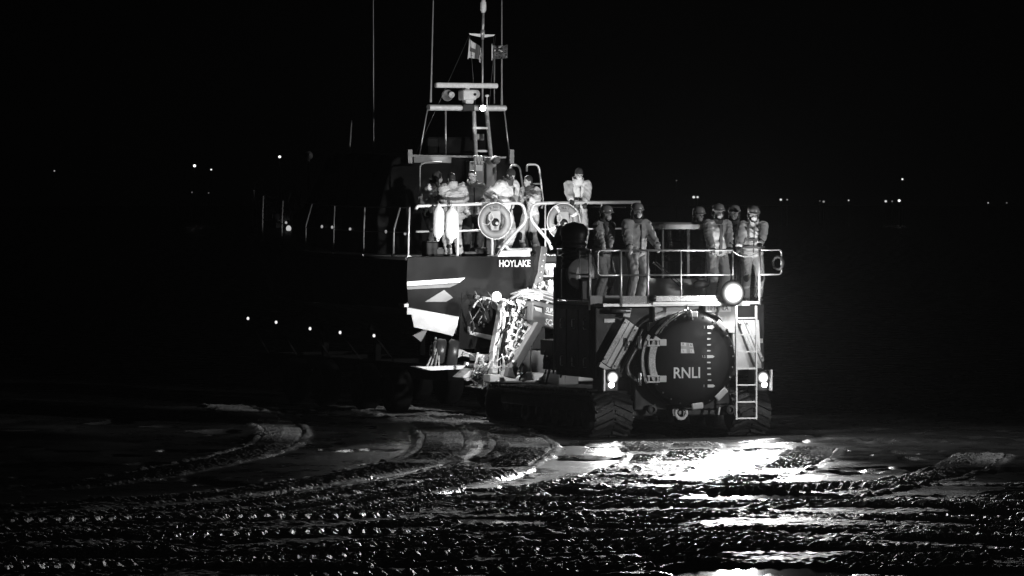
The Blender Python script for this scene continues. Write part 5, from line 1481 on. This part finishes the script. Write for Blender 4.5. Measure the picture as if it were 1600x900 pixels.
PSEED = [0]
def person(label, wpos, yaw, group=None, H=1.78, hands=(None, None), lean=0.0, twist=0.0, side=0.0, head=(0, 0), feet=None, jacket=J_PALE, trousers=TR_PALE,
           hat=None, mask=None, gloves=None, vest=False, collar=True, fat=1.0, boots=BOOTM, hood=False, knee=None, hem=.0, front=None):
    fat *= 1.09
    """wpos: where the feet stand; yaw: facing (0 = towards the camera); hands: two world points (picture-left, picture-right when facing us)"""
    PSEED[0] += 1; sd = PSEED[0]
    k = H / 1.78
    root_loc = Vector(wpos); Rz = Matrix.Rotation(yaw, 4, 'Z'); Mi = (Matrix.Translation(root_loc) @ Rz).inverted()
    hip = Vector((0, 0, .93 * k))
    # torso transform
    TRm = Matrix.Translation(hip) @ Matrix.Rotation(twist, 4, 'Z') @ Matrix.Rotation(side, 4, 'Y') @ Matrix.Rotation(lean, 4, 'X') @ Matrix.Translation(-hip)
    TR3 = TRm.to_3x3()
    def U(x, y, z): return TRm @ (Vector((x, y, z)) * k)
    sh = {-1: U(-.195, .01, 1.44), 1: U(.195, .01, 1.44)}
    neck = U(0, .01, 1.50); hc = U(0, -.03, 1.655)
    HR = TR3 @ Matrix.Rotation(-lean * .7, 3, 'X') @ Matrix.Rotation(head[0], 3, 'Z') @ Matrix.Rotation(head[1], 3, 'X')
    def Hd(x, y, z): return hc + HR @ (Vector((x, y, z)) * k)
    ft = feet or (Vector((-.13, -.02, 0)), Vector((.13, .03, 0)))
    legs = {}
    for i, s in enumerate((-1, 1)):
        hp = Vector((s * .10 * k, 0, .90 * k)); an = Vector(ft[i]) + Vector((0, .03, .10 * k))
        kn, an2 = ik(hp, an, .43 * k, .42 * k, (s * .15, -1, 0)); legs[s] = (hp, kn, an2)
    arms = {}
    for i, s in enumerate((-1, 1)):
        tg = Mi @ Vector(hands[i]) if hands[i] is not None else U(s * .27, -.06, .86)
        d = (tg - sh[s]).normalized(); wr = tg - d * .07
        el, wr = ik(sh[s], wr, .29 * k, .26 * k, (s * .55, .55, -.6)); arms[s] = (sh[s], el, wr, (tg - el).normalized())
    def hand(mb, s, grow=0.0):
        _, el, wr, d = arms[s]
        curl = Vector((0, 0, -1)); curl = curl - d * curl.dot(d)
        if curl.length < .2: curl = Vector((0, -1, 0)) - d * d.dot(Vector((0, -1, 0)))
        curl.normalize(); sdv = d.cross(curl).normalized()
        mb.capsule(wr, wr + d * .05, .026 + grow, .030 + grow, 8)
        for i in range(4):
            off = (i - 1.5) * .0205; b0 = wr + d * .025 + sdv * off * .8; b1 = wr + d * (.085 + (.004, .008, .006, -.002)[i]) + sdv * off
            mb.capsule(b0, b1, .014 + grow, .0105 + grow, 8)
            ln = (.036, .041, .038, .030)[i]
            p1 = b1 + (d * .75 + curl * .66) * ln; p2 = p1 + (d * .05 + curl) * ln * .75; p3 = p2 + (d * -.6 + curl * .7) * ln * .6
            mb.capsule(b1, p1, .0100 + grow, .0095 + grow, 8); mb.capsule(p1, p2, .0095 + grow, .009 + grow, 8); mb.capsule(p2, p3, .009 + grow, .008 + grow, 8)
        ts = -1 if s > 0 else 1
        t0 = wr + d * .02 + sdv * ts * .024; t1 = t0 + (d * .6 + sdv * ts * .65 + curl * .35).normalized() * .038; t2 = t1 + (d * .75 + curl * .65).normalized() * .032
        mb.capsule(t0, t1, .013 + grow, .0105 + grow, 8); mb.capsule(t1, t2, .0105 + grow, .009 + grow, 8)
    # --- body: one continuous skin
    mb = MB()
    for s in (-1, 1):
        hp, kn, an = legs[s]
        mb.capsule(hp, kn, .080 * k, .055 * k); mb.capsule(kn, an, .052 * k, .036 * k)
        mb.capsule(an + Vector((0, .02, -.05)), an + Vector((s * .03, -.15, -.065)), .034, .028)
        a, e, w_, d = arms[s]
        mb.capsule(a, e, .050 * k, .040 * k); mb.capsule(e, w_, .040 * k, .027 * k); hand(mb, s)
    mb.ell(U(0, 0, .96), (.155 * k, .105 * k, .13 * k), TR3); mb.ell(U(0, 0, 1.12), (.135 * k, .095 * k, .15 * k), TR3); mb.ell(U(0, 0, 1.30), (.165 * k, .110 * k, .19 * k), TR3)
    mb.capsule(sh[-1], sh[1], .055 * k); mb.capsule(neck - TR3 @ Vector((0, 0, .04)), hc + HR @ Vector((0, .02, -.06)), .056 * k, .052 * k)
    hr = HR
    mb.ell(Hd(0, .012, .02), (.073 * k, .095 * k, .105 * k), hr); mb.ell(Hd(0, -.025, -.055), (.056 * k, .060 * k, .065 * k), hr); mb.ell(Hd(0, -.05, -.095), (.026 * k, .026 * k, .022 * k), hr)
    mb.capsule(Hd(0, -.082, .015), Hd(0, -.104, -.028), .010, .015, 8); mb.capsule(Hd(-.028, -.074, .028), Hd(.028, -.074, .028), .014, .014, 8)
    mb.capsule(Hd(-.02, -.080, -.060), Hd(.02, -.080, -.060), .008, .008, 8)
    for s in (-1, 1): mb.ell(Hd(s * .074, .012, -.005), (.010, .02, .032), hr)
    body = mb.build('person', SKIN, None, remesh=.0085)
    body.matrix_world = Matrix.Translation(root_loc) @ Rz
    body.location = root_loc; body.rotation_euler = (0, 0, yaw)
    tag(body, label, 'person', group)
    for s in (-1, 1):
        mb = MB(); mb.ell(Hd(s * .031, -.080, .006), (.012, .008, .008), hr); mb.build('eye', EYEM, body)
    # --- jacket
    f = fat
    mb = MB()
    mb.ell(U(0, 0, .93 - hem), (.195 * k * f, .145 * k * f, .12 * k), TR3); mb.ell(U(0, 0, 1.08), (.185 * k * f, .145 * k * f, .17 * k), TR3); mb.ell(U(0, -.005, 1.28), (.205 * k * f, .150 * k * f, .20 * k), TR3)
    mb.capsule(sh[-1], sh[1], .088 * k)
    for s in (-1, 1):
        a, e, w_, d = arms[s]
        mb.capsule(a, e, .092 * k * f, .080 * k * f); mb.capsule(e, w_ - (w_ - e).normalized() * .02, .080 * k * f, .062 * k * f)
    mb.capsule(U(0, .02, 1.42), U(0, .0, 1.52), .10 * k, .082 * k)
    jk = mb.build('jacket', jacket, body, remesh=.014); wrinkle(jk, .010, sd)
    if collar:
        mb = MB(); rs = []
        for (zz, rr, th) in [(1.47, .115, 0), (1.53, .112, 0), (1.585, .118, 0)]:
            rs.append([U(rr * math.cos(a), rr * .95 * math.sin(a) + .015, zz + (.02 * math.sin(a))) for a in [2 * math.pi * j / 20 for j in range(20)]])
        for (zz, rr) in [(1.585, .102), (1.53, .098), (1.48, .095)]:
            rs.append([U(rr * math.cos(a), rr * .95 * math.sin(a) + .015, zz + (.02 * math.sin(a))) for a in [2 * math.pi * j / 20 for j in range(20)]])
        mb.rings(rs, closed_ends=False); mb.build('collar', jacket if hood else COLLARM, jk)
    # zip flap down the front, storm panel
    def ringpt(a, z, grow): return U((.205 * f + grow) * math.cos(a), (.150 * f + grow) * math.sin(a) - .003, z)
    if front is not None:
        mb = MB(); P0 = []
        for z in np.linspace(.90, 1.44, 8):
            yv = -.150 * f * (1 - .12 * ((z - 1.2) / .3) ** 2) - .012
            P0.append([U(-front, yv, z), U(front, yv, z), U(front, yv + .03, z), U(-front, yv + .03, z)])
        mb.rings(P0, smooth=False); mb.build('zip_flap', COLLARM, jk)
    if vest:
        for z in (1.05, 1.19):
            mb = MB(); rs = []
            gx = .207 if z > 1.1 else .197
            for j in range(36):
                a = 2 * math.pi * j / 36; c_, s_ = math.cos(a), math.sin(a)
                p = lambda g, zz: U((gx * f + g) * c_, (.153 * f + g) * s_ - .003, zz)
                rs.append([p(.014, z - .022), p(.014, z + .022), p(-.01, z + .022), p(-.01, z - .022)])
            mb.rings(rs, loop=True, smooth=False); mb.build('reflective_band', BAND, jk)
        for s in (-1, 1):
            mb = MB(); P0 = []
            for z in np.linspace(1.12, 1.50, 8):
                yv = -.150 * f * math.sqrt(max(.1, 1 - ((z - 1.28) / .24) ** 2 * .8)) - .008
                P0.append([U(s * .115 - .022, yv, z), U(s * .115 + .022, yv, z), U(s * .115 + .022, yv + .03, z), U(s * .115 - .022, yv + .03, z)])
            mb.rings(P0, smooth=False); mb.build('reflective_band', BAND, jk)
    # cuffs
    for s in (-1, 1):
        a, e, w_, d = arms[s]; u = (w_ - e).normalized(); mb = MB(); mb.cyl(w_ - u * .05, w_ - u * .0, .060 * k * f, .058 * k * f, 14); mb.build('cuff', COLLARM, jk, bevel=.006)
    # --- trousers, boots
    mb = MB()
    for s in (-1, 1):
        hp, kn, an = legs[s]
        mb.capsule(hp, kn, .118 * k, .094 * k); mb.capsule(kn, an + Vector((0, 0, .04)), .094 * k, .088 * k)
    mb.ell(Vector((0, 0, .93 * k)), (.175 * k, .13 * k, .13 * k))
    tr = mb.build('trousers', trousers, body, remesh=.015); wrinkle(tr, .007, sd + 50)
    if knee:
        for s in (-1, 1):
            hp, kn, an = legs[s]; mb = MB(); mb.ell(kn + Vector((0, -.055, -.02)), (.062, .04, .10)); mb.build('knee_patch', knee, tr)
            mb = MB(); q = kn.lerp(an, .45); mb.cyl(q, kn.lerp(an, .60), .084 * k, .083 * k, 18); mb.build('reflective_band', TAPE, tr)
    for s in (-1, 1):
        hp, kn, an = legs[s]; mb = MB()
        mb.capsule(an + Vector((0, 0, .12)), an, .066, .055); mb.capsule(an + Vector((0, .03, -.055)), an + Vector((s * .03, -.16, -.06)), .045, .042); mb.build('boot', boots, body, remesh=.012)
    # --- gloves
    if gloves:
        for s in (-1, 1):
            mb = MB(); hand(mb, s, .006); _, el, wr, d = arms[s]; mb.capsule(wr - d * .05, wr, .042, .034); mb.build('glove', gloves, body, remesh=.008)
    # --- head gear
    if hat == 'helmet' or hat == 'striped':
        mb = MB(); rs = []
        def hring(rx_, ry_, z, yo, dip): return [Hd(rx_ * math.cos(a), yo + ry_ * math.sin(a), z + dip * max(0, math.sin(a)) ) for a in [2 * math.pi * j / 28 for j in range(28)]]
        for (r1, r2, z, yo, dip) in [(.108, .128, .035, .012, -.10), (.112, .134, .06, .012, -.05), (.110, .132, .10, .012, -.01), (.094, .114, .140, .012, 0), (.062, .078, .168, .012, 0), (.02, .026, .178, .012, 0), (.001, .001, .179, .012, 0)]:
            rs.append(hring(r1, r2, z, yo, dip))
        mb.rings(rs); he = mb.build('helmet', HELMM, body)
        mb = MB(); rs = []
        for a in np.linspace(D2R(205), D2R(335), 14):
            c_, s_ = math.cos(a), math.sin(a)
            rs.append([Hd(.112 * c_, .012 + .138 * s_, .075), Hd(.120 * c_, .005 + .165 * s_, .048), Hd(.118 * c_, .008 + .160 * s_, .040), Hd(.108 * c_, .014 + .132 * s_, .062)])
        mb.rings(rs, smooth=False); mb.build('visor', HELMM, he)
        for s in (-1, 1):
            mb = MB(); mb.ell(Hd(s * .095, .018, -.03), (.024 * k, .055 * k, .075 * k), hr); mb.build('ear_cover', VISOR, he)
            mb = MB(); mb.ell(Hd(s * .112, -.005, .065), (.010, .022, .016), hr); mb.build('visor_pivot', HELMS, he)
        mb = MB(); mb.tube([Hd(-.088, -.01, -.06), Hd(-.05, -.06, -.115), Hd(0, -.075, -.125), Hd(.05, -.06, -.115), Hd(.088, -.01, -.06)], .012, 6); mb.build('chin_strap', BLACKP, he)
        mb = MB(); mb.ell(Hd(0, .055, -.06), (.085, .065, .09), hr); mb.build('neck_guard', BLACKP, he)
        if hat == 'striped':
            mb = MB(); rs = []
            for a in np.linspace(D2R(8), D2R(150), 14):
                yy, zz = .012 - .136 * math.cos(a), .05 + .132 * math.sin(a)
                rs.append([Hd(-.012, yy, zz), Hd(.012, yy, zz), Hd(.012, yy + .004, zz - .012), Hd(-.012, yy + .004, zz - .012)])
            mb.rings(rs, smooth=False); mb.build('stripe', HELMS, he)
    elif hat in ('hair', 'beanie', 'balaclava', 'headband'):
        mb = MB()
        if hat == 'beanie':
            mb.ell(Hd(0, .012, .055), (.084, .106, .092), hr); mb.ell(Hd(0, .02, .03), (.086, .102, .05), hr)
        elif hat == 'balaclava':
            mb.ell(Hd(0, .018, .035), (.090, .108, .105), hr); mb.ell(Hd(0, .005, -.06), (.078, .085, .085), hr)
        else:
            mb.ell(Hd(0, .026, .042), (.081, .098, .098), hr); mb.ell(Hd(0, .055, -.01), (.073, .066, .09), hr)
        mb.build('hair' if hat in ('hair', 'headband') else 'cap', HAIRM if hat in ('hair', 'headband') else BEANIE, body, remesh=.009)
        if hat == 'headband':
            mb = MB(); rs = []
            for j in range(28):
                a = 2 * math.pi * j / 28
                rs.append([Hd((.086) * math.cos(a), .014 + .106 * math.sin(a), z) for z in (.03, .075)] + [Hd(.07 * math.cos(a), .014 + .09 * math.sin(a), z) for z in (.075, .03)])
            mb.rings(rs, loop=True, smooth=False); mb.build('head_strap', HELMS, body)
            mb = MB(); mb.ell(Hd(0, -.10, .055), (.035, .02, .02), hr); mb.build('goggles', VISOR, body)
    if mask:
        mb = MB(); mb.ell(Hd(0, -.048, -.048), (.060, .062, .056), hr); mb.ell(Hd(0, -.085, -.03), (.022, .028, .028), hr); mb.build('face_mask', mask, body, remesh=.008)
    return body

GT = 'crew standing on the tractor platform'; GB = 'crew on the lifeboat afterdeck'
def feet_T(px, y): return TF.w((TF.y(px, 440, y).x, y, FZ - .025))
def hT(px, py, y): return TF.w(TF.y(px, py, y))
ty = TF.yaw
RY = YR
person('helmeted crewman at the left end loop of the tractor rail, turned half away', feet_T(941, .62), ty + D2R(32), GT, 1.80, (hT(944, 394, -.05), hT(955, 394, -.05)), lean=.10, head=(D2R(0), .05), jacket=J_YEL, trousers=TR_MID, hat='helmet', mask=MASKM, vest=True, gloves=None)
person('helmeted crewman left of the cab with open jacket and both hands on the rail', feet_T(994, .28), ty + D2R(10), GT, 1.84, (hT(985, 393, RY - .02), hT(1032, 394, RY - .02)), lean=.02, head=(0, .0), jacket=J_MID, trousers=TR_MID, hat='helmet', mask=MASKM, vest=False, gloves=None, front=.012, fat=1.05)
person('helmeted person mostly hidden behind the man with the striped helmet', feet_T(1091, .95), ty + D2R(10), GT, 1.77, (None, None), head=(D2R(10), .05), jacket=J_MID, trousers=TR_DARK, hat='helmet', fat=1.1)
person('crewman with a stripe on his helmet, dark zip and dark gloves, right of the cab', feet_T(1120, .30), ty + D2R(4), GT, 1.83, (hT(1114, 394, RY - .02), hT(1141, 393, RY - .02)), lean=.06, head=(0, .02), jacket=J_MID, trousers=TR_PALE, hat='striped', mask=MASKM, gloves=GLOVEM, front=.03)
person('helmeted person in dark clothes looking out between two crewmates on the right', feet_T(1147, 1.0), ty + D2R(-15), GT, 1.80, (None, None), head=(D2R(-12), .0), jacket=TR_DARK, trousers=TR_DARK, hat='helmet')
person('helmeted crewman in a banded reflective vest beside the ladder gap', feet_T(1175, .48), ty + D2R(-14), GT, 1.79, (hT(1152, 396, .05), hT(1186, 390, RY)), lean=.08, side=.02, head=(D2R(12), .15), jacket=J_PALE, trousers=TR_PALE, hat='helmet', mask=MASKM, vest=True, gloves=GLOVEM, front=.010, knee=BLACKP, fat=1.06, hood=True)

def feet_B(px, y): return BF.w((BF.y(px, 390, y).x, y, DECK + .012))
def hB(px, py, y): return BF.w(BF.y(px, py, y))
by = BF.yaw
person('crewman on the port quarter in pale jacket and dark trousers, turned to the right', feet_B(671, 1.5), by + D2R(48), GB, 1.80, (hB(662, 335, 1.3), hB(683, 322, .9)), lean=.20, head=(D2R(10), .12), jacket=J_PALE, trousers=TR_DARK, hat='balaclava', mask=MASKM, collar=True)
person('broad crewman with his back to us behind the two white fenders', feet_B(708, .75), by + D2R(178), GB, 1.74, (hB(722, 318, 1.25), hB(694, 318, 1.25)), lean=.10, head=(0, .35), jacket=J_MID, trousers=TR_PALE, hat='hair', collar=True, hood=True, fat=1.34, hem=.05)
person('crewman with goggles strapped on his head in front of the grey cabin door', feet_B(738, 1.7), by + D2R(-10), GB, 1.80, (hB(729, 335, 1.5), hB(753, 320, 1.4)), lean=.03, head=(D2R(14), -.05), jacket=J_PALE, trousers=TR_DARK, hat='headband', front=.010, hood=True)
person('tall crewman with a black hood bending over above the near lifebuoy', feet_B(787, .80), by + D2R(26), GB, 1.86, (hB(770, 312, .45), hB(803, 316, .45)), lean=.22, head=(D2R(-4), .45), jacket=J_PALE, trousers=TR_PALE, hat='balaclava', mask=MASKD, front=.012, fat=1.15, hem=.12)
person('bareheaded crewman in profile by the rail gate with dark knee patches', feet_B(829, 1.3), by + D2R(-62), GB, 1.70, (hB(813, 306, 1.0), hB(820, 312, 1.0)), lean=.10, head=(D2R(-12), .0), jacket=J_PALE, trousers=TR_PALE, hat='hair', knee=BLACKP, front=.02)
person('crewman in a dark cap and pale jacket leaning on the stern rail above the tractor', feet_B(901, .62), by + D2R(-6), GB, 1.86, (hB(893, 316, .05), hB(914, 320, .1)), lean=.16, head=(D2R(-8), .25), jacket=J_PALE, trousers=TR_PALE, hat='beanie', mask=MASKM, hood=True, front=.008, gloves=GLOVEM)
# ------------------------------------------------------------------ thin mist added to stand in for lens glare round the lamps
hz = MB(); hz.b2((-60, -3, -1.2), (60, 160, 14))
hm = bpy.data.materials.new('glare_mist'); hm.use_nodes = True
nt = hm.node_tree; nt.nodes.clear()
o_ = nt.nodes.new('ShaderNodeOutputMaterial'); pv = nt.nodes.new('ShaderNodeVolumePrincipled')
pv.inputs['Color'].default_value = (.9, .9, .9, 1); pv.inputs['Density'].default_value = 0.00005; pv.inputs['Anisotropy'].default_value = 0.6
hm.cycles.volume_sampling = 'EQUIANGULAR'
nt.links.new(pv.outputs['Volume'], o_.inputs['Volume'])
haze = hz.build('haze', hm); tag(haze, None, None, kind='stuff')
